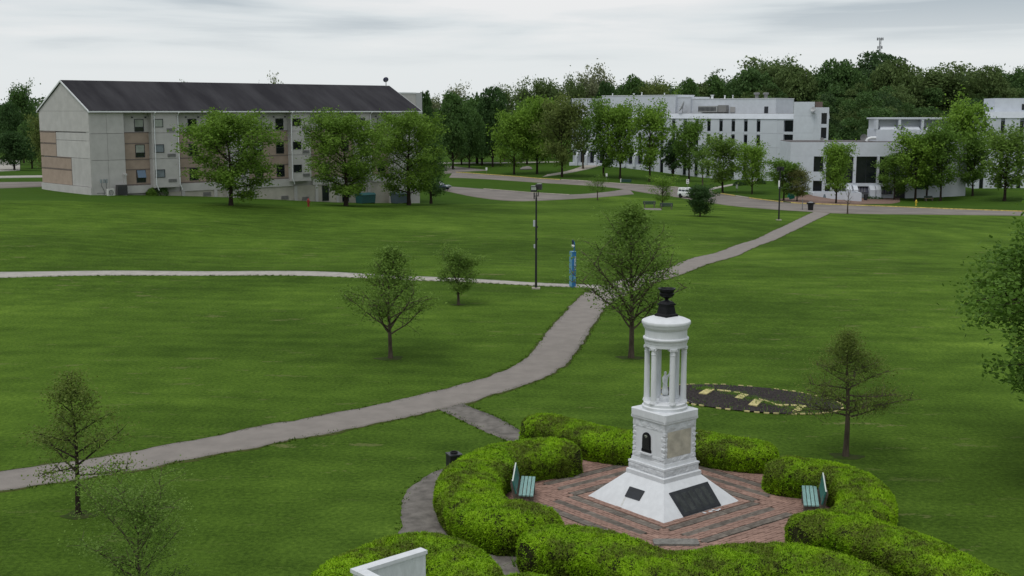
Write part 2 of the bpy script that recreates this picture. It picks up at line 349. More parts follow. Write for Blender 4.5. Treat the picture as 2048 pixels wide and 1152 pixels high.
def resample(P, step):
    P = np.asarray(P, float); d = np.r_[0, np.cumsum(np.linalg.norm(np.diff(P, axis=0), axis=1))]
    n = max(2, int(d[-1] / step) + 1); s = np.linspace(0, d[-1], n)
    return np.stack([np.interp(s, d, P[:, k]) for k in range(P.shape[1])], 1)
def smooth(P, it=2):
    P = np.asarray(P, float)
    for _ in range(it):
        Q = [P[0]]
        for a, b in zip(P[:-1], P[1:]): Q += [a * .75 + b * .25, a * .25 + b * .75]
        P = np.array(Q + [P[-1]])
    return P
EDGES = []
def ribbon(name, left, right, m, lift=.03, n=160, across=6, jit=0., sm=2, kind='structure', edge=True, grow=0):
    """left / right : photo pixels of the two edges on the ground"""
    sides = []
    for E in (left, right):
        P = smooth(np.array([gnd(x, y)[:2] for x, y in E]), sm); d = np.r_[0, np.cumsum(np.linalg.norm(np.diff(P, axis=0), axis=1))]
        s = np.linspace(0, d[-1], n); P = np.stack([np.interp(s, d, P[:, k]) for k in (0, 1)], 1)
        if edge: EDGES.append(P.copy())
        sides.append(P)
    A, B = sides
    if grow:
        w = B - A; w /= np.linalg.norm(w, axis=1)[:, None] + 1e-9; A -= w * grow; B += w * grow
    if jit:
        w = B - A; w /= np.linalg.norm(w, axis=1)[:, None] + 1e-9
        for P, sg in ((A, 1), (B, -1)):
            j = (vnoise(np.c_[P * 1.3, np.full(n, 3. + sg)]) - .5) * jit + (vnoise(np.c_[P * 5, np.full(n, 7. + sg)]) - .5) * jit * .7
            P += w * j[:, None]
    V = []
    for k in range(across + 1):
        t = k / across; Q = A * (1 - t) + B * t; z = gz(Q[:, 0], Q[:, 1]) + lift * (1 if 0 < k < across else 1)
        V.append(np.c_[Q, z])
    bot = [np.c_[A, gz(A[:, 0], A[:, 1]) - .1], np.c_[B, gz(B[:, 0], B[:, 1]) - .1]]
    V = np.concatenate([bot[0]] + V + [bot[1]]); R = across + 3
    i = np.arange(R * n).reshape(R, n)
    Fc = np.stack([i[:-1, :-1], i[:-1, 1:], i[1:, 1:], i[1:, :-1]], -1).reshape(-1, 4)
    o = put(name, nmesh(name, V, Fc, m)); return props(o, kind=kind)

# main asphalt path (far edge / near edge)
far_e = [(-160,975),(0,945),(110,930),(231,912),(370,885),(500,859),(650,832),(823,797),(928,769),(997,748),(1049,721),(1073,697),(1094,665),(1129,627),(1150,603),(1171,585),(1215,568),(1262,556),(1300,547),(1339,536),(1367,524),(1400,513),(1456,498),(1497,484),(1539,466),(1567,453),(1600,437),(1628,424)]
near_e = [(-160,1010),(0,982),(149,963),(260,944),(370,921),(500,898),(650,868),(751,849),(879,821),(924,809),(997,788),(1067,766),(1115,745),(1150,710),(1174,672),(1192,641),(1205,623),(1219,606),(1250,590),(1300,570),(1378,544),(1400,534),(1442,522),(1497,501),(1539,484),(1567,472),(1608,452),(1636,438),(1660,427)]
ribbon('asphalt_path', far_e, near_e, ASPH, .035, 420, 8, .22)
VERGE = mat('worn_verge', (.085, .088, .035), .95, .05, col2=(.045, .075, .014), nscale=3.5, bump=1, bscale=25)
ribbon('path_verge', far_e, near_e, VERGE, .018, 420, 8, .34, edge=False, grow=.13)
ribbon('concrete_path', [(-60,545),(0,545),(150,543),(300,542.5),(500,543),(650,544),(742,549),(850,554),(966,560),(1072,566.5),(1143,569.5),(1200,571)],
       [(-60,556),(0,556),(150,551.5),(300,550.5),(500,551),(650,552.4),(742,557),(850,561.5),(966,566),(1072,572),(1143,574),(1195,577)], CONC, .045, 240, 3, .06)
ribbon('garden_path', [(879,820),(910,834),(941,850),(975,865),(1010,880),(1040,893),(1100,905)], [(922,808),(952,819),(985,832),(1015,848),(1040,862),(1080,880),(1130,900)], DARKW, .03, 60, 4, .08)
ribbon('ring_path', [(925,925),(880,942),(850,955),(825,973),(808,997),(802,1020),(803,1048),(800,1085),(880,1140),(960,1180),(1010,1260)],
       [(985,950),(960,960),(930,980),(915,1000),(910,1015),(912,1040),(925,1060),(960,1080),(1080,1095),(1110,1130),(1140,1180)], DARKW, .026, 90, 8, .12, sm=2)
# roads
ribbon('road', [(905,344),(940,347),(989,350.5),(1075,357.5),(1161,362),(1212,366),(1300,371.8),(1345,374.5),(1400,381),(1440,388),(1500,397),(1590,407.5),(1700,411.5),(1792,414.5),(1850,417),(2048,424),(2200,428)],
       [(898,355.4),(935,356.5),(967,358),(1075,365.5),(1174,371),(1234,376),(1290,386),(1345,393),(1380,399),(1422,406),(1469,413),(1555,420),(1628,424),(1658,426.5),(1720,428),(1800,429),(2048,431.5),(2200,435)], ROAD, .05, 300, 8, 0, edge=False)
ribbon('drive_road', [(860,372),(892,372.6),(967,378.4),(1053,385.5),(1139,390.5),(1204,385.5),(1238,381),(1256,377)],
       [(850,377),(888,381),(903,385),(957,396),(1025,403),(1075,402),(1139,398.5),(1204,394.5),(1268,388.5),], ROAD, .06, 120, 6, 0, edge=False)
ribbon('side_road', [(890,331),(905,332.5),(935,336),(972,340.2)], [(888,348),(905,346.5),(918,343.5),(974,341.5)], ROAD, .055, 40, 3, 0, edge=False)
ribbon('rear_road', [(-60,365.5),(0,365),(50,364.4),(95,364)], [(-60,377.5),(0,377),(50,375),(100,373.5)], ROAD, .05, 40, 3, 0, edge=False)
ribbon('rear_walk', [(-60,353),(0,352.5),(50,351.5),(110,351)], [(-60,357),(0,356.5),(50,355.5),(110,355)], CONC, .05, 30, 2, 0, edge=False)
ribbon('parking_area', [(-80,320),(0,319),(40,318)], [(-80,344),(0,343),(40,341)], CONC, .05, 30, 4, 0, edge=False)
ribbon('far_walk', [(870,325.5),(950,325.3),(1050,324.2),(1120,323)], [(870,327.3),(950,327),(1050,325.8),(1120,324.6)], CONC, .07, 40, 2, 0, edge=False)
ribbon('stair_walk', [(1095,349),(1150,340),(1190,331),(1215,325.5)], [(1085,354),(1150,344.5),(1195,334.5),(1230,327)], KERB, .07, 40, 3, 0, edge=False)
ribbon('entrance_walk', [(1412,379.5),(1450,371),(1500,361.5),(1530,356.5)], [(1418,382),(1455,373),(1503,363),(1535,358)], CONC, .08, 40, 2, 0, edge=False)
ribbon('entrance_paving', [(1560,398.5),(1628,389),(1700,385),(1800,391),(1800,394)], [(1562,401.5),(1600,407),(1680,410),(1735,409.5),(1800,404)], mat('reddish_paving', (.20, .135, .11), .9, .1, noise=.2, nscale=1.5), .06, 60, 4, 0, edge=False)

def kerb(name, px, m, side=1, h=.13, w=.16, lift=.05, step=1.0):
    P = resample(np.array([gnd(x, y)[:2] for x, y in px]), step); d = np.gradient(P, axis=0); d /= np.linalg.norm(d, axis=1)[:, None]
    nrm = np.c_[-d[:, 1], d[:, 0]] * side; Q = P + nrm * w
    zP = gz(P[:, 0], P[:, 1]); zQ = gz(Q[:, 0], Q[:, 1]); n = len(P)
    V = np.concatenate([np.c_[P, zP - .1], np.c_[P, zP + lift + h], np.c_[Q, zQ + lift + h], np.c_[Q, zQ - .1]])
    i = np.arange(4 * n).reshape(4, n); Fc = np.stack([i[:-1, :-1], i[:-1, 1:], i[1:, 1:], i[1:, :-1]], -1).reshape(-1, 4)
    return props(put(name, nmesh(name, V, Fc, m)), kind='structure')
kerb('yellow_kerb', [(912,345.2),(940,347),(989,350.5),(1075,357.5),(1120,360)], YELLOWK)
kerb('kerb', [(1122,360.1),(1161,362),(1212,366),(1300,371.8),(1345,374.5),(1400,381),(1427,386)], KERB)
kerb('yellow_kerb', [(1427,386),(1440,388),(1470,392.5)], YELLOWK)
kerb('kerb', [(1471,392.7),(1497,396.5)], KERB)
kerb('yellow_kerb', [(1498,396.7),(1530,401),(1566,405)], YELLOWK)
kerb('yellow_kerb', [(1582,406.5),(1600,408),(1700,411.5),(1792,414.5),(1850,417),(2048,424),(2200,428)], YELLOWK)
kerb('kerb', [(967,378.2),(1053,385.3),(1139,390.3)], KERB, side=1, h=.1)

# ------------------------------------------------------------------ foliage engines
def leaf_quads(P, size, up=.3, rng=RNG, aspect=.55):
    n = len(P); d = rng.normal(size=(n, 3)); d /= np.linalg.norm(d, axis=1)[:, None]
    a = rng.normal(size=(n, 3)); a[:, 2] *= .6; a -= (a * d).sum(1)[:, None] * d; 
    d[:, 2] += up; d /= np.linalg.norm(d, axis=1)[:, None]
    a = np.cross(d, rng.normal(size=(n, 3))); a /= np.linalg.norm(a, axis=1)[:, None]; b = np.cross(d, a)
    s = size * (.6 + .8 * rng.random(n))[:, None]
    V = np.stack([P - a * s * .5, P + b * s * .5 * aspect, P + a * s * .5, P - b * s * .5 * aspect], 1).reshape(-1, 3)
    return V, np.arange(4 * n).reshape(n, 4)
def skeleton(seed, H, R, tf=.25, up=50, n1=24, n2=6, lean=(0, 0), shape='round', r0=None, wob=.02, multi=0, droop=0.):
    rg = random.Random(seed); r0 = r0 or H * .016 + .03; lines = []; anchors = []
    def env(c):
        if shape == 'round': return max(.12, math.sqrt(max(0, 1 - (2 * c - .75) ** 2 / (1.6 if c > .375 else .9) * 1.0)))
        if shape == 'cone': return max(.08, (1 - c) ** .75 * min(1, .55 + c * 2.5))
        if shape == 'pyr': return (.8 + 1.3 * c) if c < .15 else max(.07, ((1 - c) / .85) ** .9)
        if shape == 'vase': return max(.15, math.sin(math.pi * min(1, .2 + c * .78)) * (.6 + .6 * c))
        if shape == 'oval': return max(.15, math.sin(math.pi * (.12 + .82 * c)) ** .7)
        return 1
    wx, wy = rg.uniform(0, 6), rg.uniform(0, 6)
    top = .93 if not multi else .8
    def tr(t): return Vector((lean[0] * t * H + math.sin(t * 5 + wx) * wob * H * t, lean[1] * t * H + math.cos(t * 4 + wy) * wob * H * t, t * H))
    tl = [tr(k / 12 * top) for k in range(13)]
    lines.append((tl, [max(.012, r0 * (1.25 if k == 0 else 1) * (1 - k / 12.6) ** .85) for k in range(13)], 7))
    for i in range(n1):
        c = (i + rg.random() * .8) / n1; t = tf + (top - tf) * c ** (1.25 if shape == 'pyr' else .9) * .98
        st = tr(t); az = i * 2.399 + rg.uniform(-.5, .5)
        L = R * env(c) * rg.uniform(.78, 1.12); el = rad(up + rg.uniform(-12, 12) + 14 * c)
        L = L / max(.5, math.cos(el)) * .92
        pts = [st]; d = Vector((math.cos(az) * math.cos(el), math.sin(az) * math.cos(el), math.sin(el)))
        ns = 6
        for k in range(ns):
            d = (d + Vector((rg.uniform(-.14, .14), rg.uniform(-.14, .14), rg.uniform(-.06, .12) - droop * k * .07))).normalized(); pts.append(pts[-1] + d * L / ns)
        rb = max(.012, r0 * (1 - t) ** .8 * .52 + .006)
        lines.append((pts, [max(.006, rb * (1 - k / (ns + .7))) for k in range(ns + 1)], 4))
        for k in range(2, ns + 1):
            for _ in range(2): anchors.append((pts[k - 1].lerp(pts[k], rg.random()), .5))
        for j in range(n2):
            u = .25 + .72 * (j + rg.random()) / n2; kk = min(ns - 1, int(u * ns)); s2 = pts[kk].lerp(pts[kk + 1], u * ns - kk)
            a2 = Vector((rg.gauss(0, 1), rg.gauss(0, 1), rg.gauss(.25, .6) - droop)).normalized(); d2 = (d * .55 + a2 * .85).normalized()
            L2 = L * .42 * (1.15 - u * .6) * rg.uniform(.6, 1.2); q = [s2]
            for k in range(3):
                d2 = (d2 + Vector((rg.uniform(-.2, .2), rg.uniform(-.2, .2), rg.uniform(-.1, .15) - droop * .25))).normalized(); q.append(q[-1] + d2 * L2 / 3)
            lines.append((q, [max(.005, rb * .45 * (1 - k / 3.6)) for k in range(4)], 3))
            for k in range(1, 4):
                anchors.append((q[k - 1].lerp(q[k], .5), 1)); anchors.append((q[k], 1.3))
    return lines, anchors
def tubes_np(lines):
    b = MB()
    for pts, rr, n in lines: b.tube(pts, rr, n)
    return b
def tree_meshes(name, seed, H, R, nleaf, leaf, fol, bark=BARK, spread=.22, **k):
    lines, anc = skeleton(seed, H, R, **k); b = tubes_np(lines)
    rg = np.random.default_rng(seed); A = np.array([tuple(a[0]) for a in anc]); w = np.array([a[1] for a in anc]); w /= w.sum()
    i = rg.choice(len(A), nleaf, p=w); P = A[i] + rg.normal(size=(nleaf, 3)) * spread * np.array([1, 1, .7])
    V, Fc = leaf_quads(P, leaf, .4, rg); sc = fit_scale(V, H, R, rg)
    return nmesh(name + '_trunk', np.array(b.v) * sc, b.f, bark), nmesh(name + '_crown', V * sc, Fc, fol)
def fit_scale(V, H, R, rg):
    zt = np.percentile(V[:, 2], 99.8); c = np.median(V[:, :2], axis=0); r_ = np.percentile(np.abs(V[:, 0] - c[0]), 98.8); r2_ = np.percentile(np.abs(V[:, 1] - c[1]), 98.8)
    k = R / (.5 * (r_ + r2_)); return np.array([k, k, H / zt])
def lobe_meshes(name, seed, H, R, nleaf, leaf, fol, bark=BARKD, tf=.2, K=22, shape='round', lean=0, gap=.0):
    rg = np.random.default_rng(seed); C = []; rr = []
    ch = H * (1 - tf)
    for k in range(K):
        c = (k + rg.random()) / K; az = k * 2.4 + rg.uniform(-.5, .5)
        e = {'round': math.sqrt(max(.03, 1 - (2 * c - .85) ** 2 / 1.35)), 'oval': math.sin(math.pi * (.14 + .8 * c)) ** .6, 'cone': (1.05 - c) ** .8, 'vase': .45 + .6 * c if c < .75 else 1.0 - (c - .75) * 2}[shape]
        rad_ = R * e * rg.uniform(.35, .72); C.append((math.cos(az) * rad_ + lean * c * R, math.sin(az) * rad_, H * tf + ch * (.08 + .84 * c))); rr.append(R * rg.uniform(.26, .42) * (.65 + .5 * e))
    C = np.array(C); rr = np.array(rr); p = rr ** 2; p /= p.sum()
    i = rg.choice(K, nleaf, p=p); d = rg.normal(size=(nleaf, 3)); d /= np.linalg.norm(d, axis=1)[:, None]; d[:, 2] = np.where(d[:, 2] < -.5, -d[:, 2], d[:, 2])
    q = rr[i][:, None] * (.62 + .5 * rg.random((nleaf, 1)) ** .7) * (1 + .35 * (vnoise(d * 3 + i[:, None] * 7.1, 1.) - .5))[:, None]
    P = C[i] + d * q * np.array([1, 1, .85])
    V, Fc = leaf_quads(P, leaf, .45, rg)
    b = MB(); r0 = H * .016 + .05
    tl = [(lean * R * t * .6, 0, H * t) for t in (0, .1, .25, .45, .65, .85)]
    b.tube(tl, [r0 * 1.2, r0, r0 * .85, r0 * .6, r0 * .35, r0 * .1], 7)
    for k in range(0, K, 1):
        c = C[k]; s = Vector((lean * R * .3, 0, max(H * tf * .8, c[2] - .55 * math.hypot(c[0], c[1]) - .1 * H)))
        b.tube([s, s.lerp(Vector(c), .5) + Vector((0, 0, -.03 * H)), Vector(c)], [r0 * .4, r0 * .22, r0 * .06], 4)
    sc = fit_scale(V, H, R, rg); return nmesh(name + '_trunk', np.array(b.v) * sc, b.f, bark), nmesh(name + '_crown', V * sc, Fc, fol)

FOL = {
 'fresh': foliage('fresh_leaves', (.095, .185, .022), (.225, .375, .045)),
 'mid': foliage('mid_green_leaves', (.072, .150, .022), (.170, .295, .045)),
 'dark': foliage('dark_green_leaves', (.028, .066, .020), (.068, .138, .036)),
 'deep': foliage('deep_green_leaves', (.044, .098, .026), (.105, .198, .046)),
 'wisp': foliage('wispy_leaves', (.090, .135, .026), (.190, .255, .050)),
 'lime': foliage('locust_leaves', (.080, .155, .020), (.195, .325, .042)),
 'deep2': foliage('drooping_leaves', (.055, .120, .018), (.140, .260, .034)),
 'wood1': foliage('wood_leaves', (.045, .095, .030), (.105, .190, .052)), 'wood2': foliage('dark_wood_leaves', (.032, .068, .026), (.075, .135, .042)), 'wood3': foliage('light_wood_leaves', (.070, .115, .036), (.150, .215, .066)),  # far wood greens slightly greyed: distance haze put into the leaf colour
 'olive': foliage('olive_leaves', (.085, .120, .030), (.175, .230, .055)),
 'young': foliage('young_leaves', (.090, .165, .028), (.200, .320, .055)),
 'brown': foliage('bronze_leaves', (.105, .115, .036), (.190, .215, .060)),
 'pale': foliage('pale_spring_leaves', (.150, .175, .095), (.270, .300, .160)),
}

# ------------------------------------------------------------------ individual lawn trees close by
def near_tree(name, px, base, top, wpx, seed, fol, nleaf, leaf, label, cat='tree', group=None, Y=None, **k):
    p = gnd(px, base)
    if Y: q = hz(px, base, Y); p = np.array([q[0], q[1], float(gz(q[0], q[1]))])
    s = ppm(p); H = (base - top) / s * 1.03; R = wpx / 2 / s
    tm, cm = tree_meshes(name, seed, H, R, nleaf, leaf, FOL[fol], **k)
    t = thing(name, label, cat, p - np.array([0, 0, .03]), 0, group); put('trunk', tm, t); put('crown', cm, t)
    if name == 'young_tree':
        n_ = 26; V = [(0, 0, .055)] + [(R * .30 * (1 + .25 * math.sin(3 * a_ + seed)) * math.cos(a_), R * .22 * (1 + .25 * math.cos(2 * a_ + seed)) * math.sin(a_), .038) for a_ in (k_ * 6.2832 / n_ for k_ in range(n_))]
        put('soil_ring', nmesh('soil_ring', V, [(0, 1 + k_, 1 + (k_ + 1) % n_) for k_ in range(n_)], mat('worn_soil', (.052, .062, .022), .95, .05, col2=(.034, .062, .012), nscale=5)), t)
    return t
near_tree('young_tree', 781, 717, 497, 190, 11, 'young', 8000, .095, 'young tree with thin spreading crown, left of the smaller tree on the middle lawn', tf=.2, up=32, n1=30, n2=9, shape='pyr', spread=.16, r0=.075)
near_tree('young_tree', 917, 610, 492, 92, 12, 'young', 8500, .11, 'small round young tree just in front of the thin concrete path', tf=.22, up=48, n1=20, n2=7, shape='round', spread=.16)
near_tree('young_tree', 1262, 716, 416, 196, 13, 'young', 11500, .10, 'tall young tree directly behind the black urn, partly covering the path junction', tf=.17, up=46, n1=36, n2=10, shape='pyr', spread=.17, wob=.01, r0=.095)
near_tree('young_tree', 1691, 913, 660, 215, 14, 'wisp', 15000, .05, 'thin leafed tree on the right lawn between hedge and flower bed', tf=.3, up=8, n1=30, n2=10, shape='pyr', spread=.15, r0=.08)
near_tree('young_tree', 157, 1030, 742, 225, 15, 'wisp', 6500, .064, 'sparse young tree with bare limbs in front of the path, far left', tf=.26, up=18, n1=17, n2=7, shape='pyr', spread=.16, bark=BARKD, r0=.06)
p = gnd(285, 1240); tm, cm = tree_meshes('bush_tree', 16, 3.5, 1.5, 13000, .062, FOL['young'], r0=.04, tf=.15, up=45, n1=20, n2=8, shape='round', spread=.16, bark=BARK)
t = thing('young_tree', 'pale leafy treetop rising from the bottom edge of the picture, lower left', 'tree', at(285, 1240, 0)); put('trunk', tm, t); put('crown', cm, t)
# big drooping tree entering from the right
pb = at(2338, 965, 0)
tm, cm = tree_meshes('drooping_tree', 21, 8.7, 5.3, 150000, .145, FOL['deep2'], tf=.27, up=16, n1=64, n2=18, shape='round', spread=.24, droop=.30, bark=BARKD)
t = thing('maple_tree', 'large dark drooping tree reaching in from the right edge of the lawn', 'tree', pb); put('trunk', tm, t); put('crown', cm, t)

# three broad trees before the left building
for (px, base, top, w, sd, lb, fo) in [
    (462, 411, 228, 186, 31, 'broad leafy tree before the tan building, leftmost of the three', 'lime'),
    (692, 412, 226, 168, 32, 'broad leafy tree before the tan building, middle one of the three', 'lime'),
    (818, 408, 228, 150, 33, 'broad leafy tree before the tan building, at its right corner', 'lime')]:
    near_tree('honey_locust', px, base, top, w, sd, fo, 22000, .25, lb, Y=({818: 163.}.get(px)), tf=.10, up=18, n1=32, n2=9, shape='oval', spread=.40, bark=BARKD, group='trees before the tan building')
near_tree('dense_tree', 862, 400, 262, 66, 34, 'deep', 9000, .28, 'darker dense tree beside the right corner of the tan building', Y=176., tf=.08, up=30, n1=24, n2=7, shape='round', spread=.45, bark=BARKD)
near_tree('small_tree', 1195, 400, 349, 46, 35, 'mid', 2600, .14, 'very small dark tree by the edge of the drive', tf=.3, up=30, n1=14, n2=6, shape='round', spread=.22)
near_tree('small_tree', 1325, 414, 350, 60, 36, 'fresh', 4200, .15, 'small bright green tree behind the pair of park benches', tf=.12, up=45, n1=20, n2=7, shape='vase', spread=.24)
near_tree('evergreen_bush_tree', 1400, 433, 371, 60, 37, 'dark', 11000, .17, 'small dense dark tree in front of the white car', tf=.06, up=25, n1=26, n2=8, shape='round', spread=.24, bark=BARKD)
near_tree('sapling', 1695, 428, 372, 34, 38, 'pale', 90, .1, 'bare thin sapling at the road edge before the white planter', tf=.3, up=55, n1=9, n2=3, shape='vase', spread=.2)

# ------------------------------------------------------------------ campus trees further back: shared prototypes
PROTO = {}
def proto(key):
    if key in PROTO: return PROTO[key]
    kind, sd, fo = key; nm = 'campus_tree'
    if kind == 'open': r = tree_meshes(nm, sd, 10, 3.6, 6500, .38, FOL[fo], tf=.17, up=44, n1=24, n2=6, shape='oval', spread=.5, bark=BARKD)
    elif kind == 'spread': r = tree_meshes(nm, sd, 10, 4.6, 7000, .40, FOL[fo], tf=.15, up=30, n1=24, n2=7, shape='round', spread=.55, bark=BARKD)
    elif kind == 'dense': r = lobe_meshes(nm, sd, 10, 4.4, 8000, .42, FOL[fo], tf=.14, K=26)
    elif kind == 'tall': r = lobe_meshes(nm, sd, 10, 3.0, 7000, .38, FOL[fo], tf=.1, K=24, shape='oval')
    elif kind == 'thin': r = tree_meshes(nm, sd, 10, 3.2, 2600, .34, FOL[fo], tf=.3, up=50, n1=20, n2=6, shape='vase', spread=.45, bark=BARK)
    PROTO[key] = r; return r
def far_tree(name, p, H, R, key, label, cat='tree', group=None, rz=None, only_crown=False):
    tm, cm = proto(key); t = thing(name, label, cat, p, RNG.uniform(0, 6.28) if rz is None else rz, group)
    r0 = {'open': 3.6, 'spread': 4.6, 'dense': 4.4, 'tall': 3.0, 'thin': 3.2}[key[0]]
    for nm, me in (('trunk', tm), ('crown', cm)):
        o = put(nm, me, t); o.scale = (R / r0, R / r0, H / 10)
    return t
CT = [ # px, base, top, width, prototype, label
 (923,330,268,62,('open',41,'olive'),'low leaning blossom tree beside the far walk'),
 (954,327,197,100,('dense',42,'deep'),'tall dark rounded tree beyond the far walk, right of the low leaning tree'),
 (964,331,225,70,('dense',43,'deep'),'second dark trunked tree close against the tall rounded one'),
 (1001,331,228,60,('open',44,'mid'),'slim green tree just left of the bright lime green tree'),
 (1028,349,214,92,('spread',45,'fresh'),'bright lime green tree by the yellow kerb, left of the stair walk'),
 (1054,329,200,70,('open',46,'mid'),'green tree standing behind the bright lime green tree'),
 (1074,348,195,96,('spread',47,'fresh'),'tall yellow green tree between the lime tree and the stair walk'),
 (1124,354,190,102,('spread',48,'olive'),'bronze tinted broad tree at the foot of the stair walk'),
 (1207,355,196,78,('open',49,'mid'),'open crowned tree before the pillared entrance, near the white sign'),
 (1240,358,198,72,('open',50,'fresh'),'yellow green upright tree before the pillars, left of the green utility box'),
 (1299,363,200,82,('open',51,'fresh'),'tall forked tree before the right end of the pillars'),
 (1346,352,278,44,('tall',52,'dark'),'short dark tree close to the white wall below the rooftop dishes'),
 (1378,363,236,68,('open',53,'mid'),'slender pointed tree behind the white parking sign'),
 (1405,371,292,44,('thin',54,'mid'),'very thin small tree between the sign and the grey green tree'),
 (1445,386,268,84,('open',55,'young'),'grey green airy tree left of the kerbside round tree'),
 (1504,388,280,72,('spread',56,'fresh'),'compact round bright tree at the kerb, right of the airy grey one'),
 (1567,402,318,66,('open',57,'mid'),'tree directly behind the tall black lamp post'),
 (1594,403,331,62,('spread',58,'brown'),'small bronze yellow tree beside the green yard signs'),
 (1672,407,281,68,('open',59,'fresh'),'round tree growing in front of the white planter wall'),
 (1788,400,300,70,('spread',60,'mid'),'dark green tree left of the black side door'),
 (1830,402,250,92,('open',61,'fresh'),'large spreading tree right of the black side door'),
 (1853,400,262,76,('open',62,'mid'),'tree between the yellow hydrant and the low clipped shrubs'),
 (1881,402,240,78,('open',63,'mid'),'tall open tree above the low bench under the slope'),
 (1925,389,190,104,('open',64,'fresh'),'tallest spreading tree on the grassy mound at the right'),
 (2009,402,246,108,('open',65,'young'),'airy grey green tree before the right white block'),
 (1945,392,260,80,('open',66,'mid'),'tree squeezed between the tallest mound tree and the airy grey one'),
 (1166,338,222,52,('thin',67,'mid'),'thin tree against the left end of the pillared wall'),
]
for px, base, top, w, key, lb in CT:
    p = gnd(px, base); s = ppm(p); far_tree('campus_tree', p - np.array([0, 0, .05]), (base - top) / s * 1.0, w / 2 / s, key, lb, group=None)

def back(px, Y, top, w, key, label, group=None, name='background_tree'):
    q = hz(px, 222, Y); z = float(gz(q[0], q[1])); s = ppm(q); H = CAMH + (222 - top) / s - z
    return far_tree(name, (q[0], q[1], z - .1), H, w / 2 / s, key, label, group=group)
for a in [
 (42,250,164,62,('open',71,'deep'),'tall airy tree on the skyline left of the tan building'),
 (14,240,204,60,('dense',72,'dark'),'dark tree at the left edge below the skyline tree'),
 (22,215,262,70,('dense',73,'dark'),'dark round tree mass low at the left edge'),
 (58,225,240,60,('dense',74,'deep'),'mid green tree between the left edge and the tan gable'),
 (95,172,214,74,('spread',75,'olive'),'olive yellow tree leaning beside the tan gable wall'),
 (98,300,196,40,('thin',76,'pale'),'pale half bare treetop peeping over the left roof edge'),
 (365,260,163,34,('thin',77,'deep'),'small treetop just above the dark roof ridge, left'),
 (557,260,148,44,('thin',78,'olive'),'pointed half bare treetop rising above the middle of the dark roof'),
 (512,300,171,20,('thin',76,'deep'),'tiny tuft of treetop above the ridge, left of the pointed one'),
 (850,300,183,44,('dense',79,'dark'),'dark round tree right beside the flat tan stair block'),
 (905,310,186,84,('dense',80,'deep'),'broad dark green dome tree right of the tan building'),
 (912,380,166,46,('thin',81,'pale'),'pale bare branched tree behind the broad dark dome'),
 (872,330,188,30,('thin',82,'pale'),'thin bare tree behind the dark round tree'),
 (985,330,175,66,('dense',83,'dark'),'dark round dome tree left of the hazy wood'),
 (938,320,215,60,('dense',84,'deep'),'mid green tree filling the gap between the two dark domes'),
 (1008,370,168,60,('thin',85,'wood3'),'half leafed tree on the skyline right of the dark dome'),
 (1048,375,162,66,('thin',86,'wood3'),'half leafed tree on the skyline, second from the dark dome'),
 (1085,372,156,66,('open',87,'wood3'),'hazy olive tree on the skyline above the lime trees'),
 (1118,380,158,56,('thin',88,'wood3'),'hazy tree on the skyline left of the tall pale crown'),
 (1152,385,150,56,('open',89,'wood3'),'grey green tree on the skyline below the tall pale crown'),
 (1188,390,130,70,('open',90,'pale'),'tall pale airy crown highest above the centre skyline'),
 (1212,375,165,46,('dense',91,'dark'),'dark round tree at the left corner of the white roof'),
 (1268,385,152,70,('dense',92,'deep'),'dark green tree behind the middle of the white roof'),
 (1310,380,160,62,('open',93,'olive'),'bronze crowned tree behind the white roof'),
 (1352,380,174,46,('open',94,'fresh'),'light green tree behind the roof dishes'),
 (1378,390,158,58,('dense',95,'deep'),'dark tree on the skyline right of the light green one'),
 (1425,400,152,60,('tall',96,'deep'),'pointed green tree left of the rising wood'),
]: back(*a)
# the wood on the slope: skyline row as single trees, body as one mass
woods = []
rg = random.Random(5)
sky_pts = [(1235,172),(1290,158),(1330,168),(1400,168),(1455,158),(1478,142),(1500,138),(1523,116),(1556,120),(1590,132),(1620,138),(1650,128),(1680,122),(1712,128),(1750,106),(1786,122),(1815,140),(1840,146),(1884,128),(1912,136),(1945,142),(1975,134),(2008,132),(2040,130),(2075,132)]
def skytop(px): return float(np.interp(px, [p[0] for p in sky_pts], [p[1] for p in sky_pts]))
keys = [('dense',101,'wood1'),('spread',102,'wood2'),('open',103,'wood1'),('dense',104,'wood3'),('spread',105,'wood1'),('spread',106,'wood2')]
SKYL = ['dark crown behind the left corner of the high white roof', 'dark rounded crown behind the tallest white roof block', 'crown rising between the two rooftop blocks of the long white building', 'crown behind the dish on the stepped white roof',
 'crown behind the cooling cabinet of the white roof', 'crown above the small pipes of the long white penthouse', 'crown standing just left of the highest left group on the wood', 'pale topped crown highest on the left half of the slope wood',
 'dense crown above the twin exhaust fans', 'pointed crown above the right end of the penthouse', 'crown directly above the stair tower roof', 'crown just right of the stair tower chimney', 'crown left of the tallest dark crown, above the gap between buildings', 'dense crown touching the tallest dark crown on its left',
 'mast', 'crown touching the tallest dark crown on its right', 'pale loose crown in the dip right of the mast', 'airy crown in the dip above the framed upper storey', 'pale', 'crown in the notch right of the pale thin crown',
 'crown above the tallest tree of the mound', 'rounded crown above the left edge of the right white block', 'crown above the penthouse of the right white block', 'crown meeting the right edge of the picture', 'crown just outside the right picture edge']
for i, (px, top) in enumerate(sky_pts):
    key = ('open', 107, 'wood3') if px in (1884, 1815, 1523, 1840) else (('dense', 108, 'wood2') if px == 1750 else keys[i % 6])
    w = 88 + (i * 13) % 34
    nm = 'tallest dark crown of the slope wood, with the radio mast behind it' if px == 1750 else ('pale thin crown standing out of the slope wood, right of the mast' if px == 1884 else SKYL[i])
    back(px, 400 + (i * 17) % 50, top, w + (20 if px == 1750 else 0), key, nm, group='skyline trees of the slope wood', name='wood_tree')
Vs = []; Fs = []; off = 0
cols = [[], [], []]
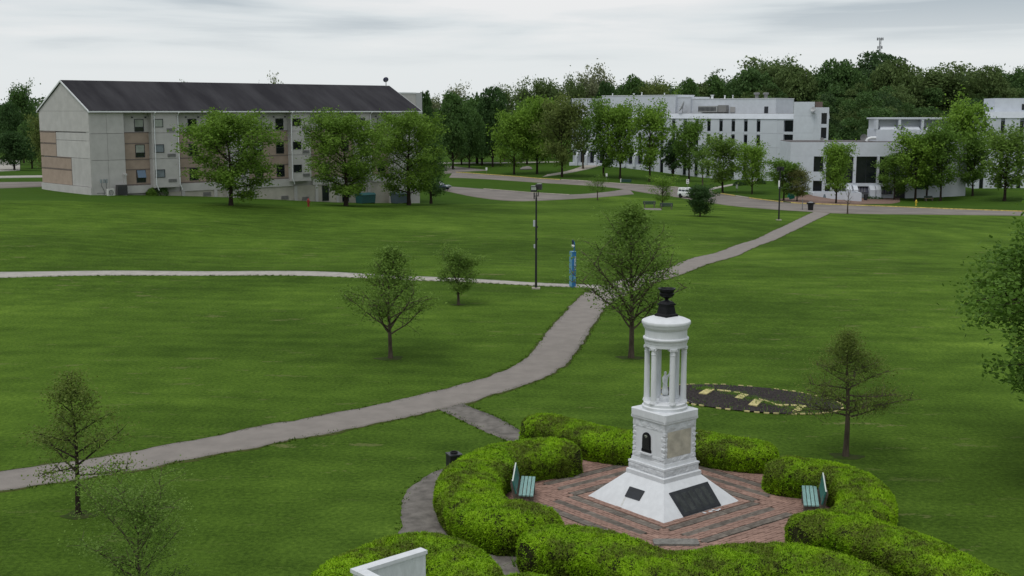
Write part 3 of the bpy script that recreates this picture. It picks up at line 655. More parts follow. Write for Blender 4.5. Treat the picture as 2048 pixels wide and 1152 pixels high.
for i in range(150):
    px = rg.uniform(1180, 2130); Y = rg.uniform(325, 440)
    tt = skytop(px) + 12 + (440 - Y) / 115 * 105 * rg.uniform(.6, 1.0)
    if px < 1660 and Y < 345: continue
    q = hz(px, 222, Y); z = float(gz(q[0], q[1])); s = ppm(q); H = CAMH + (222 - tt) / s - z
    if H < 6: continue
    R = rg.uniform(3.6, 5.6); r_ = np.random.default_rng(i); K = 9
    C = np.stack([r_.normal(0, .42, K) * R, r_.normal(0, .42, K) * R, H * r_.uniform(.35, .88, K)], 1)
    C[0] = (0, 0, H - R * .5)
    n = 2000; k = r_.integers(0, K, n); d = r_.normal(size=(n, 3)); d /= np.linalg.norm(d, axis=1)[:, None]; d[:, 2] = np.abs(d[:, 2]) * .9 - .1
    P = C[k] + d * (R * .5 * (.7 + .4 * r_.random(n)))[:, None] + np.array([q[0], q[1], z])
    cols[r_.integers(0, 3)].append(leaf_quads(P, .62, .5, r_)[0])
for k, (fo, nm) in enumerate((('wood1', 'woodland'), ('wood3', 'woodland'), ('wood2', 'woodland'))):
    V = np.concatenate(cols[k]); o = put(nm, nmesh(nm, V, np.arange(len(V)).reshape(-1, 4), FOL[fo]))
    props(o, ['dense deep green wood on the slope behind the white buildings', 'mid green crowns mixed through the slope wood', 'darkest green crowns mixed through the slope wood'][k], 'woodland', kind='stuff')
# far wood closing the horizon on every side
Vl = []
for i in range(210):
    px = -250 + i * 12.4; Y = 470 + (i * 37) % 90; tt = 196 + 10 * math.sin(i * .7) + (i * 13 % 9)
    if 40 < px < 860: tt = max(tt, 196)
    if px > 1150: tt -= 22
    q = hz(px, 222, Y); z = float(gz(q[0], q[1])); s = ppm(q); H = CAMH + (222 - tt) / s - z; r_ = np.random.default_rng(900 + i)
    n = 420; d = r_.normal(size=(n, 3)); d /= np.linalg.norm(d, axis=1)[:, None]
    P = np.array([q[0], q[1], z + H * .5]) + d * np.array([6.5, 6.5, H * .5]) * (.75 + .3 * r_.random(n))[:, None]
    Vl.append(leaf_quads(P, 1.5, .5, r_)[0])
V = np.concatenate(Vl); props(put('far_woodland', nmesh('far_woodland', V, np.arange(len(V)).reshape(-1, 4), FOL['wood2'])), 'distant low belt of wood closing the horizon', 'woodland', kind='stuff')

# ------------------------------------------------------------------ buildings: a local frame with x along the facade, y into the building
class Bld:
    def __init__(s, name, label, cat, px, Y, yaw, z0):
        q = hz(px, 300, Y); s.P = np.array([q[0], Y, 0]); s.yaw = yaw
        s.e = np.array([math.cos(yaw), math.sin(yaw), 0]); s.n = np.array([-math.sin(yaw), math.cos(yaw), 0])
        s.o = thing(name, label, cat, (s.P[0], s.P[1], 0), yaw)
    def S(s, px, off=0, py=300):      # along-facade coordinate of a pixel column on the plane y=off
        d = ray(px, py); o = s.P + s.n * off; A = np.array([[d[0], -s.e[0]], [d[1], -s.e[1]]]); k, t = np.linalg.solve(A, o[:2]); return float(t)
    def Z(s, px, py, off=0):
        d = ray(px, py); o = s.P + s.n * off; k = (o @ s.n) / (d @ s.n); return float(CAMH + d[2] * k)
    def W(s, x, y, z): return s.P * [1, 1, 0] + s.e * x + s.n * y + np.array([0, 0, z])
    def box(s, name, m, x0, x1, y0, y1, z0, z1, parent=None, label=None): return bx(name, m, parent or s.o, x0, x1, y0, y1, z0, z1, label=label)
def window(B, x0, x1, z0, z1, y, style='plain', fw=.07, split=.38, frame=FRAME, name='window', depth=.12):
    """frame standing slightly proud of the plane y, panes set back in it"""
    f = MB(); yo = y - .05; yi = y + depth
    f.box(x0, x0 + fw, yo, yi, z0, z1).box(x1 - fw, x1, yo, yi, z0, z1).box(x0 + fw, x1 - fw, yo, yi, z1 - fw, z1).box(x0 + fw, x1 - fw, yo, yi, z0, z0 + fw)
    zs = z0 + (z1 - z0) * split
    two = style in ('sash', 'open', 'sashdark')
    if two: f.box(x0 + fw, x1 - fw, yo + .01, yi, zs - fw * .5, zs + fw * .5)
    o = f.obj(name, frame, B.o)
    top = {'sash': BLIND, 'sashdark': GLASS, 'blind': BLIND, 'grey': BLINDG, 'plain': GLASS, 'open': GLASSB}[style]
    if two:
        MB().box(x0 + fw, x1 - fw, yo + .04, yo + .06, z0 + fw, zs - fw * .5).obj('pane', GLASS, o)
        if style == 'open':
            b = MB(); zt = z1 - fw
            b.add([(x0 + fw, yo, zt), (x1 - fw, yo, zt), (x1 - fw, yo - .28, zs + .05), (x0 + fw, yo - .28, zs + .05), (x0 + fw, yo + .02, zt), (x1 - fw, yo + .02, zt), (x1 - fw, yo - .26, zs + .05), (x0 + fw, yo - .26, zs + .05)],
                  [(0, 1, 2, 3), (4, 7, 6, 5), (0, 4, 5, 1), (1, 5, 6, 2), (2, 6, 7, 3), (3, 7, 4, 0)]); b.obj('pane', top, o)
        else: MB().box(x0 + fw, x1 - fw, yo + .04, yo + .06, zs + fw * .5, z1 - fw).obj('pane', top, o)
    else: MB().box(x0 + fw, x1 - fw, yo + .04, yo + .06, z0 + fw, z1 - fw).obj('pane', top, o)
    return o

# ---- tan dormitory with the long dark roof
A = Bld('dormitory_building', 'long three storey tan and grey building with dark gabled roof', 'building', 180, 147, rad(43), 0)
LEN = A.S(840); DEP = 14.6
zE = 11.0; zR = 14.55; REC = .9
def zA(py, px=280): return A.Z(px, py, REC)
z3t, z3b, z2t, z2b, z1t, z1b = [zA(v) for v in (238, 264, 289, 315.5, 339.5, 366)]
zp = zA(369); 
A.box('wall', STUCCOD, .25, LEN - .1, REC + .06, DEP - .25, -3.2, zE - .02)
# gable end wall as panels (in the y-z plane at x = 0)
def gable_panel(y0, y1, z0, z1, m, x=0.0, t=.2):
    return A.box('panel', m, x, x + t, y0 + .02, y1 - .02, z0 + .02, z1 - .02)
zj = [zp - .0, 4.7, 7.05, 9.15, zE]
yb = DEP
ga = lambda px: None
sb = DEP * (83 - 180) / (83 - 180)
y_a, y_b = DEP * .375, DEP * .665       # steps of the tan panel pattern (measured from the near corner)
zq = [2.0, 3.55, 4.55, 4.62]
# tan panels: a wide lower block and a narrow upper block at the back of the gable
zt0, zt1, zt2, zt3, zt4 = 1.95, 3.75, 5.15, 6.9, 8.35
gable_panel(y_a, DEP, zt0, zt1, BROWNP); gable_panel(y_a, DEP, zt1 + .14, zt2 + .1, BROWNP)
gable_panel(y_b, DEP, zt2 + .22, zt3, BROWNP); gable_panel(y_b, DEP, zt3 + .14, zt4, BROWNP)
gable_panel(0, y_a - .08, zt0, zt2 + .2, STUCCO); gable_panel(0, y_b - .08, zt2 + .2, zt4 - .9, STUCCO); gable_panel(0, y_b - .08, zt4 - .9, zt4 + .05, STUCCO)
gable_panel(0, DEP, zt4 + .16, zE, STUCCO)
A.box('plinth', STUCCO, -.12, .2, -.02, DEP + .05, -1.5, zt0 - .03)
A.box('seam_strip', SEAMM, -.02, .1, y_a, DEP, zt1 + .02, zt1 + .12); A.box('seam_strip', SEAMM, -.02, .1, y_a, y_b, zt2 + .12, zt2 + .24)
A.box('seam_strip', SEAMM, -.02, .1, y_b, DEP, zt3 + .02, zt3 + .12); A.box('seam_strip', SEAMM, -.02, .1, y_b, DEP, zt4 + .02, zt4 + .14)
A.box('seam_strip', SEAMM, -.02, .1, y_b - .08, y_b, zt2 + .12, zt4 + .1); A.box('seam_strip', SEAMM, -.02, .1, y_a - .08, y_a, zt0, zt2 + .12)
b = MB()
for x in (0.0, LEN - .2):
    b = MB(); b.add([(x, 0, zE), (x, DEP, zE), (x, DEP / 2, zR - .1), (x + .2, 0, zE), (x + .2, DEP, zE), (x + .2, DEP / 2, zR - .1)], [(0, 1, 2), (5, 4, 3), (0, 3, 4, 1), (1, 4, 5, 2), (2, 5, 3, 0)])
    b.obj('gable_wall', STUCCO, A.o)
b = MB()
for s in (0, 1):       # roof slopes
    y0, y1 = (-.3, DEP / 2) if s == 0 else (DEP + .3, DEP / 2)
    za = zE - .12
    b.add([(-.08, y0, za), (LEN + .08, y0, za), (LEN + .08, y1, zR), (-.08, y1, zR), (-.08, y0, za + .22), (LEN + .08, y0, za + .22), (LEN + .08, y1, zR + .22), (-.08, y1, zR + .22)],
          [(0, 1, 2, 3), (4, 7, 6, 5), (0, 4, 5, 1), (1, 5, 6, 2), (2, 6, 7, 3), (3, 7, 4, 0)])
b.obj('roof', ROOFM, A.o)
b = MB(); b.box(-.16, LEN + .16, -.44, -.31, zE - .18, zE + .0).box(-.16, LEN + .16, DEP + .31, DEP + .44, zE - .18, zE + .0); b.obj('gutter', TRIM, A.o)
b = MB()
for x in (-.165, LEN + .085):
    for s in (0, 1):
        y0, y1 = (-.34, DEP / 2) if s == 0 else (DEP + .34, DEP / 2)
        b.add([(x, y0, zE - .12), (x, y1, zR + .0), (x, y1, zR + .2), (x, y0, zE + .06), (x + .08, y0, zE - .12), (x + .08, y1, zR - .0), (x + .08, y1, zR + .2), (x + .08, y0, zE + .06)],
              [(0, 1, 2, 3), (7, 6, 5, 4), (0, 4, 5, 1), (1, 5, 6, 2), (2, 6, 7, 3), (3, 7, 4, 0)])
b.obj('rake_trim', TRIM, A.o)
A.box('soffit', STUCCO, 0, LEN, -.45, REC + .05, zE - .18, zE - .14)
# projecting blocks and bays
zl = [zp + .35, z2b - .95, z3b - .95, zE - .2]
JZ = [zA(368), zA(318), zA(266), zE - .2]
blocks = [(180, 250, 'block'), (305, 358, 'bay'), (457, 497, 'block'), (583, 622, 'bay'), (713, 742, 'bay'), (783, 839, 'block')]
for i, (a, c, kd) in enumerate(blocks):
    x0, x1 = A.S(a) + (.02 if a == 180 else 0), A.S(c)
    z0b = 1.55 if kd == 'bay' else -2.6
    zz = [z0b] + JZ[1:]
    nx_ = 2 if (c - a) > 60 else 1
    for k in range(3):
        for j in range(nx_):
            xa = x0 + (x1 - x0) * j / nx_; xb = x0 + (x1 - x0) * (j + 1) / nx_
            A.box('panel', STUCCO, xa + .015, xb - .015, 0, REC + .05, zz[k] + (.02 if k else 0), zz[k + 1] - .02)
    if kd == 'block' : pass
    if kd == 'bay' or i == 2:
        for (t, bt, st) in ((z3t, A.Z(a, 254.5), 'blind' if i == 1 else 'plain'), (z2t, A.Z(a, 306), 'grey' if i == 1 else 'plain'), (z1t, A.Z(a, 356), 'grey' if i == 1 else 'plain')):
            if i == 2: continue
            window(A, x0 + .25, x0 + 1.55, t - 1.02, t, 0, st)
        for zc_ in (z3b + .15, z2b + .15, z1b + .1):
            l = MB(); xa = x0 + (x1 - x0) * .56
            for k in range(5): l.box(xa, xa + 1.1, -.06, .02, zc_ - .1 + k * .085, zc_ - .1 + k * .085 + .055)
            l.obj('louver', GREYM, A.o)
    # narrow window on the block's right return
    if i in (0, 1, 3, 4):
        for zt in (z3t, z2t, z1t):
            if i == 0 and zt == z1t: continue
            o = A.box('side_window', GREYM, x1 - .04, x1 + .05, .22, .68, zt - 1.15, zt)
# recess walls with tan panels and tall windows
wins = [(280, 250, 305, 'sash'), (386, 358, 457, 'sashdark'), (430, 358, 457, None), (517, 497, 583, 'sash'), (560, 497, 583, 'sashdark'), (650, 622, 713, 'sashdark'), (690, 622, 713, 'sashdark'), (762, 742, 783, 'sash')]
for (a, c) in [(250, 305), (358, 457), (497, 583), (622, 713), (742, 783)]:
    x0, x1 = A.S(a, REC) , A.S(c, REC); 
    ws = sorted(A.S(w[0], REC) for w in wins if a < w[0] < c)
    cuts = [x0] + [(p_ + q_) / 2 for p_, q_ in zip(ws, ws[1:])] + [x1]
    for xa, xb in zip(cuts, cuts[1:]):
        for (za_, zb_, m_) in ((z3b - .02, zE - .2, STUCCO), (zA(286), z3b - .1, BROWNP), (zA(318), zA(287.5), BROWNP), (zA(338), zA(319.5), BROWNP), (zA(368), zA(339.5), BROWNP)):
            A.box('panel', m_, xa + .01, xb - .01, REC, REC + .05, za_ + .02, zb_ - .02)
    A.box('plinth', STUCCO, x0, x1, REC - .25, REC + .05, .95 if a < 300 else .9, zA(370.5))
    for zz_ in (zA(286.8), zA(318.8), zA(338.8), z3b - .06, zA(369)):
        A.box('seam_strip', SEAMM, x0, x1, REC - .03, REC + .02, zz_ - .06, zz_ + .06)
for px, a, c, st in wins:
    if not st: continue
    xc = A.S(px, REC); hw = .62
    for r_, (zb_, zt_) in enumerate(((z3b, z3t), (z2b, z2t), (z1b, z1t))):
        s_ = st if r_ < 2 else ('open' if px == 280 else 'sashdark')
        if px == 430: continue
        window(A, xc - hw, xc + hw, zb_ + .05, zt_, REC, s_, split=.36 if s_ != 'sashdark' else .5)
    b = MB(); b.box(xc - hw - .35, xc - hw - .17, REC - .14, REC, z3t + .12, z3t + .3).box(xc + hw + .17, xc + hw + .35, REC - .14, REC, z3t + .12, z3t + .3); b.obj('wall_light', FRAME, A.o)
# basement wall, pilasters, vents, openings
A.box('basement_wall', mat('basement_wall', (.42, .40, .35), .9, .1, noise=.12, nscale=.7), A.S(300, REC), LEN - .3, REC - .12, REC + .05, -3.4, .9)
for px in (362, 427, 503, 588, 630, 672, 735, 790):
    x = A.S(px, REC); A.box('pilaster', STUCCO, x - .22, x + .22, REC - .26, REC - .1, -3.3, .88)
for px in (566, 608, 470, 410):
    x = A.S(px, REC); g_ = float(gz(*(A.W(x, REC, 0)[:2]))); l = MB()
    for k in range(5): l.box(x - .55, x + .55, REC - .2, REC - .1, g_ + .12 + k * .1, g_ + .18 + k * .1)
    l.obj('vent', GREYM, A.o)
for px in (648, 688): 
    x = A.S(px, REC); g_ = float(gz(*(A.W(x, REC, 0)[:2]))); window(A, x - .55, x + .55, g_ + .15, g_ + 2.3, REC - .13, 'plain', name='basement_window')
for px in (303, 357, 583, 741):      # downspouts
    x = A.S(px, REC if px in (303,) else 0); b = MB(); b.tube([(x, -.5, zE - .15), (x, -.12, zE - .6), (x, -.12, 1.9), (x + .3, -.12, 1.2)], .06, 6); b.obj('downspout', TRIM, A.o)
b = MB(); b.box(A.S(250) - .3, A.S(250) - .02, -.12, 0, -.2, 3.2).box(A.S(250) - .4, A.S(250) + .05, -.2, 0, 3.2, 3.45); b.obj('vent_stack', STUCCO, A.o)

# flat block behind the dormitory
q = hz(812, 205, 215); t = thing('stair_block', 'flat topped tan block rising behind the right end of the dark roof', 'building', (q[0], 215, 0), rad(43))
MB().box(-8, 3.4, 0, 8, -4, 14.0).obj('wall', STUCCO, t); MB().box(2.2, 3.5, -.1, 8.1, -4, 14.15).obj('corner_pier', mat('cool_pier', (.40, .41, .42), .9, .1), t); MB().box(-8.1, 2.2, -.1, 8.1, 14.0, 14.2).obj('coping', TRIM, t)

def dish(name, p, r, el, az, m, label, h=1.0):
    t = thing(name, label, 'satellite dish', p, az)
    b = MB(); n = 18; V = []; prof = [(r * k / 5, .32 * r * (k / 5) ** 2) for k in range(6)]
    b.lathe(prof[1:] + [(r * .97, .32 * r - .02), (r * .2, -.02)], n)
    o = b.obj('bowl', m, t, loc=(0, 0, h)); o.rotation_euler = (rad(el), 0, 0)
    b = MB(); b.tube([(0, 0, 0), (0, 0, h)], .06, 6).box(-.3, .3, -.3, .3, 0, .08).tube([(0, -.1, h), (0, -r * .9, h + .35)], .025, 5); b.obj('mast', GREYM, t)
    return t
pr = A.W(A.S(774, DEP / 2), DEP / 2, zR + .1); dish('roof_dish', pr, .42, 65, rad(200), mat('dish_slate', (.07, .07, .12), .5, .4), 'small dark dish on the ridge end of the dark roof', .95)

# things along the dormitory wall
def ac_unit(px, py, w, h, label, fan=True, m=None):
    p = gnd(px, py); t = thing('air_conditioner', label, 'air conditioner', p, rad(43))
    MB().box(-w / 2, w / 2, -.2, .25, .05, h, .03).obj('casing', m or mat('unit_casing', (.5, .5, .48), .6, .3), t)
    if fan:
        b = MB(); b.lathe([(.30 * h, 0), (.34 * h, 0), (.34 * h, .03), (.30 * h, .03)], 20, cap=False); o = b.obj('fan_ring', FRAME, t, loc=(-.05, -.2, h * .5)); o.rotation_euler = (math.pi / 2, 0, 0)
        b = MB()
        for k in range(5): a_ = k * 1.257; b.add([(0, 0, 0), (.28 * h * math.cos(a_), .28 * h * math.sin(a_), .02), (.28 * h * math.cos(a_ + .6), .28 * h * math.sin(a_ + .6), -.02)], [(0, 1, 2)])
        o = b.obj('fan', GREYM, t, loc=(-.05, -.215, h * .5)); o.rotation_euler = (math.pi / 2, 0, 0)
    else:
        b = MB()
        for k in range(8): b.box(-w / 2 + .06, w / 2 - .06, -.23, -.2, .15 + k * h * .1, .18 + k * h * .1)
        b.obj('grille', FRAME, t)
    return t
ac_unit(222, 392, .85, .85, 'small white wall unit with round fan on the grass by the building corner')
ac_unit(244, 391, 1.3, 1.3, 'large dark grey cooling unit beside the small white fan unit', False, mat('dark_unit', (.06, .06, .06), .6, .3))
p = gnd(208, 391); t = thing('meter_pipes', 'grey utility meters on bent pipes beside the white fan unit', 'utility meter', p, rad(43)); b = MB()
b.tube([(0, -.1, 0), (0, -.1, .6), (-.3, -.1, 1.2), (-.3, -.1, 1.7)], .05, 6).tube([(.4, -.1, 0), (.3, -.1, .9), (.3, -.1, 1.7)], .05, 6).tube([(-.9, -.1, .3), (.2, -.1, .3)], .05, 6); b.obj('pipe', GREYM, t)
for x in (-.35, .05, .35): MB().box(x - .11, x + .11, -.2, 0, 1.5, 1.95, .02).obj('meter', mat('meter_grey', (.22, .25, .26), .5, .4), t)
def box_bin(name, px, py, w, d, h, m, label, cat, rz=rad(43), lid=True):
    q = A.W(A.S(px), -1.6, 0); p = np.array([q[0], q[1], float(gz(q[0], q[1]))]); t = thing(name, label, cat, p, rz); b = MB(); b.prism([(-w / 2, -d / 2), (w / 2, -d / 2), (w / 2, d / 2), (-w / 2, d / 2)], .12, h * .85, [(-w / 2 - .06, -d / 2 - .1), (w / 2 + .06, -d / 2 - .1), (w / 2 + .06, d / 2 + .1), (-w / 2 - .06, d / 2 + .1)])
    b.obj('body', m, t)
    if lid:
        MB().prism([(-w / 2 - .1, -d / 2 - .14), (w / 2 + .1, -d / 2 - .14), (w / 2 + .1, d / 2 + .14), (-w / 2 - .1, d / 2 + .14)], h * .85, h, [(-w / 2 - .1, -d / 2 + .3), (w / 2 + .1, -d / 2 + .3), (w / 2 + .1, d / 2 + .1), (-w / 2 - .1, d / 2 + .1)]).obj('lid', m, t)
    for x in (-w / 2 + .1, w / 2 - .1): MB().box(x - .06, x + .06, -d / 2, d / 2, 0, .12).obj('foot', BLACKP, t)
    return t
box_bin('dumpster', 716, 397, 2.3, 1.4, 1.5, mat('teal_bin', (.02, .085, .09), .5, .4, noise=.2), 'teal dumpster half hidden behind the middle broad tree', 'dumpster')
box_bin('dumpster', 784, 393, 2.0, 1.4, 1.7, mat('blue_bin', (.07, .10, .125), .5, .4, noise=.2), 'grey blue dumpster behind the rightmost broad tree', 'dumpster')
def hydrant(px, py, m, label, h=.8):
    p = gnd(px, py); t = thing('fire_hydrant', label, 'fire hydrant', p)
    MB().lathe([(.17, 0), (.17, .05), (.12, .06), (.12, h * .66), (.16, h * .68), (.16, h * .72), (.13, h * .8), (.07, h * .92), (.03, h)], 14).obj('body', m, t, smooth=True)
    b = MB(); b.tube([(-.22, 0, h * .55), (.22, 0, h * .55)], .06, 8).tube([(0, -.22, h * .5), (0, 0, h * .5)], .075, 8); b.obj('outlet', m, t)
hydrant(617, 413, mat('hydrant_red', (.22, .02, .015), .5, .4), 'red hydrant on the grass before the tan building', 1.0)
hydrant(1832, 411, mat('hydrant_yellow', (.55, .40, .03), .5, .4), 'yellow hydrant on the grass strip before the right trees', .95)

# ---- white concrete college building (angled wing)
yawW = math.atan2(-.682, .731)
B = Bld('college_building', 'long white concrete building with narrow slit windows behind the campus trees', 'building', 1515, 285, yawW, 0)
sl_, sr_ = B.S(1143), B.S(1586)
zb0 = B.Z(1515, 356); ztp = B.Z(1350, 227); zpb = B.Z(1350, 237)
zen = B.Z(1250, 303)
xe = B.S(1305)        # entrance level changes to full height here
MOD = 3.3
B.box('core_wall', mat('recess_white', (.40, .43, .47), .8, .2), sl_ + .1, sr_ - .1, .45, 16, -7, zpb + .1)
b = MB(); 
b.prism([(sl_ - .3, -.15), (sr_, -.15), (sr_, 16.3), (sl_ - .3, 16.3)], zpb, ztp, [(sl_ - .3, .35), (sr_, .35), (sr_, 16.0), (sl_ - .3, 16.0)]); b.obj('parapet', WCON, B.o)
B.box('roof', mat('roof_gravel', (.16, .15, .14), .9, .1, noise=.2), sl_, sr_ - .3, .8, 15.7, ztp - .01, ztp + .04)
strips = [B.S(v) for v in (1346.5, 1369.5, 1416.5, 1441, 1465, 1490, 1515.5)]
x = strips[0] - MOD * (strips[1] - strips[0]) / MOD
step = (strips[-1] - strips[2]) / 4
xs = [strips[2] - step * k for k in range(int((strips[2] - sl_) / step), 0, -1)] + [strips[2] + step * k for k in range(5)]
zrow = [zpb, B.Z(1515, 266.5), B.Z(1515, 294.5), B.Z(1515, 322.5), -7]
GLASSK = mat('black_glass', (.008, .010, .014), .12, .5)
edges_ = [sl_] + xs + [B.S(1553)]
for k, x in enumerate(xs):
    bot = zen + .6 if x < xe - 1 else -7
    for r_ in range(4):
        zt_, zb_ = zrow[r_] - .55, (zrow[r_ + 1] if r_ < 3 else zb0 - .3) + .4
        if x < xe - 1 and r_ >= 2:
            if r_ == 3: continue
            zb_ = zen + .5
        o = B.box('window', FRAME, x - .52, x + .52, .30, .46, zb_, zt_)
        B.box('pane', GLASSK, x - .5, x + .5, .22, .30, zb_ + .05, zt_ - .05, parent=o)
pan = nmesh('wall_panel', [(0, 0, 0), (1, 0, 0), (1, 1, 0), (0, 1, 0), (0, 0, 1), (1, 0, 1), (1, 1, 1), (0, 1, 1)], [(0, 3, 2, 1), (4, 5, 6, 7), (0, 1, 5, 4), (1, 2, 6, 5), (2, 3, 7, 6), (3, 0, 4, 7)], WCON)
def panel(x0, x1, y0, y1, z0, z1, parent, name='panel'):
    o = put(name, pan, parent, (x0, y0, z0)); o.scale = (x1 - x0, y1 - y0, z1 - z0); return o
for i, (xa, xb) in enumerate(zip(edges_, edges_[1:])):
    xa_ = xa + (.5 if i else 0); xb_ = xb - (.5 if i < len(edges_) - 2 else 0)
    for r_ in range(4):
        z1_, z0_ = zrow[r_] - .02, zrow[r_ + 1] + .02
        if xa_ < xe - 1.5:
            if r_ == 3: continue
            if r_ == 2: z0_ = zen
        panel(xa_, xb_, 0, .45, z0_, z1_, B.o)
# spandrels tying the panels across the slits
for r_ in (1, 2, 3):
    B.box('spandrel', WCON, xs[0] - .6 if r_ < 3 else xe, xs[-1] + .6, .12, .46, zrow[r_] - .32, zrow[r_] + .32)
# last bay with the large dark windows
xa, xb = B.S(1553), B.S(1566)
for r_ in range(4): panel(xa + .02, xb, 0, .45, (zrow[r_ + 1] if r_ < 3 else -7) + .02, zrow[r_] - .02, B.o)
xc, xd = B.S(1567.5), B.S(1583.5)
for (yt, yb_) in ((240.5, 263.5), (269, 291), (297, 319.5), (324.5, 346)):
    zt_, zb_ = B.Z(1575, yt), B.Z(1575, yb_); o = B.box('large_window', FRAME, xc, xd, .18, .46, zb_, zt_)
    B.box('pane', GLASSK, xc + .08, xd - .08, .12, .18, zb_ + .08, zt_ - .08, parent=o)
for (yt, yb_) in ((236, 240.5), (263.5, 269), (291, 297), (319.5, 324.5)):
    panel(xb + .01, sr_, 0, .45, B.Z(1575, yb_), B.Z(1575, yt), B.o, 'spandrel')
# entrance level pillars: sloped fins under the upper storeys
PP = [1153, 1172, 1191, 1211, 1230, 1249, 1268, 1288]
for px in PP:
    x = B.S(px, -1.2); zg = B.Z(px, 329, -1.2) - .6; b = MB()
    w_ = .38
    b.add([(x - w_, -1.35, zg), (x + w_, -1.35, zg), (x + w_, .45, zg), (x - w_, .45, zg), (x - w_, -1.35, zen - 1.3), (x + w_, -1.35, zen - 1.3), (x + w_, -.2, zen), (x - w_, -.2, zen), (x + w_, .45, zen), (x - w_, .45, zen)],
          [(0, 3, 2, 1), (0, 1, 5, 4), (4, 5, 6, 7), (7, 6, 8, 9), (1, 2, 8, 6, 5), (0, 4, 7, 9, 3), (3, 9, 8, 2)]); b.obj('pillar', WCON, B.o)
for a, c in zip(PP, PP[1:]):
    xa, xb = B.S(a) + .55, B.S(c) - .15
    o = B.box('entrance_window', FRAME, xa, xb, .2, .44, B.Z(c, 327), zen - .15); B.box('pane', GLASSK, xa + .07, xb - .07, .12, .2, B.Z(c, 327) + .07, zen - .22, parent=o)
B.box('entrance_plinth', WCON, sl_, xe, -.9, .44, -6, B.Z(1230, 327.5))
# penthouses and rooftop things
def pent(a, c, ytop, off, z0, m=WCON, name='penthouse', d=8):
    x0, x1 = B.S(a, off), B.S(c, off); zt = B.Z((a + c) / 2, ytop, off); B.box(name, m, x0, x1, off, off + d, z0, zt); B.box('coping', TRIM, x0 - .08, x1 + .08, off - .08, off + d + .08, zt, zt + .14); return x0, x1, zt
x0_, x1_, zt_ = pent(1203, 1349, 191.5, 2.2, ztp); pent(1349.3, 1379.5, 195, 3.0, ztp); X0, X1, ZT = pent(1380, 1549, 198, 3.5, ztp); pent(1143, 1178, 198, 4.0, ztp - 1)
o = B.box('door', FRAME, B.S(1526.5, 3.5), B.S(1534, 3.5), 3.4, 3.6, ztp + .1, B.Z(1530, 213, 3.5))
l = MB(); xa, xb = B.S(1396, 2.2), B.S(1434, 2.2); z_a, z_b = B.Z(1415, 224.5, 2.2), B.Z(1415, 212, 2.2); l.box(xa, xb, 1.9, 3.2, z_a, z_b)
l.obj('cooling_cabinet', mat('cabinet_grey', (.30, .31, .31), .6, .4), B.o); l = MB()
for k in range(14): x_ = xa + (xb - xa) * (k + .2) / 15; l.box(x_, x_ + (xb - xa) / 30, 1.82, 1.9, z_a + .3, z_b - .25)
l.obj('cooling_grille', FRAME, B.o)
B.box('roof_cabinet', mat('cabinet_dark', (.22, .22, .22), .6, .3), B.S(1434.5, 2.2), B.S(1450, 2.2), 2.1, 3.3, z_a, z_b + .2); B.box('roof_hatch', mat('hatch_grey', (.36, .36, .36), .6, .3), B.S(1459, 3.4), B.S(1468, 3.4), 3.3, 3.5, z_a, B.Z(1463, 213.5, 3.4))
for px, yt, r_ in ((1224, 188, .1), (1266, 188, .16), (1282, 186, .12), (1327, 187, .1), (1422, 191, .3), (1447, 192, .16), (1463, 191.5, .1)):
    off = 3 if px < 1350 else 4.5; x = B.S(px, off); zt = B.Z(px, yt, off); zb_ = (zt_ if px < 1350 else ZT) + .1; MB().lathe([(r_, zb_), (r_, zt), (r_ * 1.5, zt), (r_ * 1.5, zt + .15)], 10, x, off).obj('vent_pipe', TRIM, B.o)
for px in (1510.5, 1528.5):
    x = B.S(px, 6); MB().lathe([(.4, ZT), (.4, B.Z(px, 189, 6)), (.7, B.Z(px, 189, 6)), (.7, B.Z(px, 185.5, 6)), (.3, B.Z(px, 185, 6))], 12, x, 6).obj('exhaust_fan', GREYM, B.o)
dw = mat('dish_grey', (.34, .35, .36), .5, .4)
dish('roof_dish', B.W(B.S(1364, 1), 1, ztp + .1), 1.5, 62, yawW + rad(-50), dw, 'left white dish in front of the stepped penthouse wall', 1.4)
# stair tower
T = Bld('stair_tower', 'white stair tower with two stacked dark windows at its right edge', 'building', 1585, 268, rad(-14), 0)
xw, xm = T.S(1626), T.S(1655.5)
zt1_, zt2_ = T.Z(1600, 203.7), T.Z(1640, 214.7)
T.box('wall', WCON, 0, xw, 0, 9, -6, zt1_)
o1, o2 = T.S(1640.5), T.S(1651.5); zz = [T.Z(1645, v) for v in (226, 248, 255, 277)]
T.box('wall', WCON, xw + .01, o1, 0, 9, -6, zt2_); T.box('wall', WCON, o2, xm, 0, 9, -6, zt2_)
T.box('wall', WCON, o1 + .005, o2 - .005, 0, 9, zz[0], zt2_); T.box('wall', WCON, o1 + .005, o2 - .005, 0, 9, zz[2], zz[1]); T.box('wall', WCON, o1 + .005, o2 - .005, 0, 9, -6, zz[3])
for a_, c_ in ((zz[1], zz[0]), (zz[3], zz[2])):
    o = T.box('window', FRAME, o1, o2, .8, .9, a_, c_); T.box('pane', GLASSK, o1 + .2, o2 - .1, .72, .8, a_ + .05, c_ - .05, parent=o)
for yy in (232, 266):
    z_ = T.Z(1600, yy); T.box('joint_line', mat('joint_line', (.40, .43, .47), .9, .1), .05, xw - .1, -.012, .0, z_, z_ + .05)
T.box('chimney', mat('chimney_brick', (.13, .10, .085), .9, .1, noise=.2), T.S(1627, 5), T.S(1642, 5), 5, 7, zt2_, T.Z(1635, 203.5, 5))
dish('roof_dish', T.W(T.S(1624, -.4), -.5, T.Z(1624, 221) - .6), .6, 60, rad(-40), dw, 'white dish bracketed near the top of the stair tower', .8)

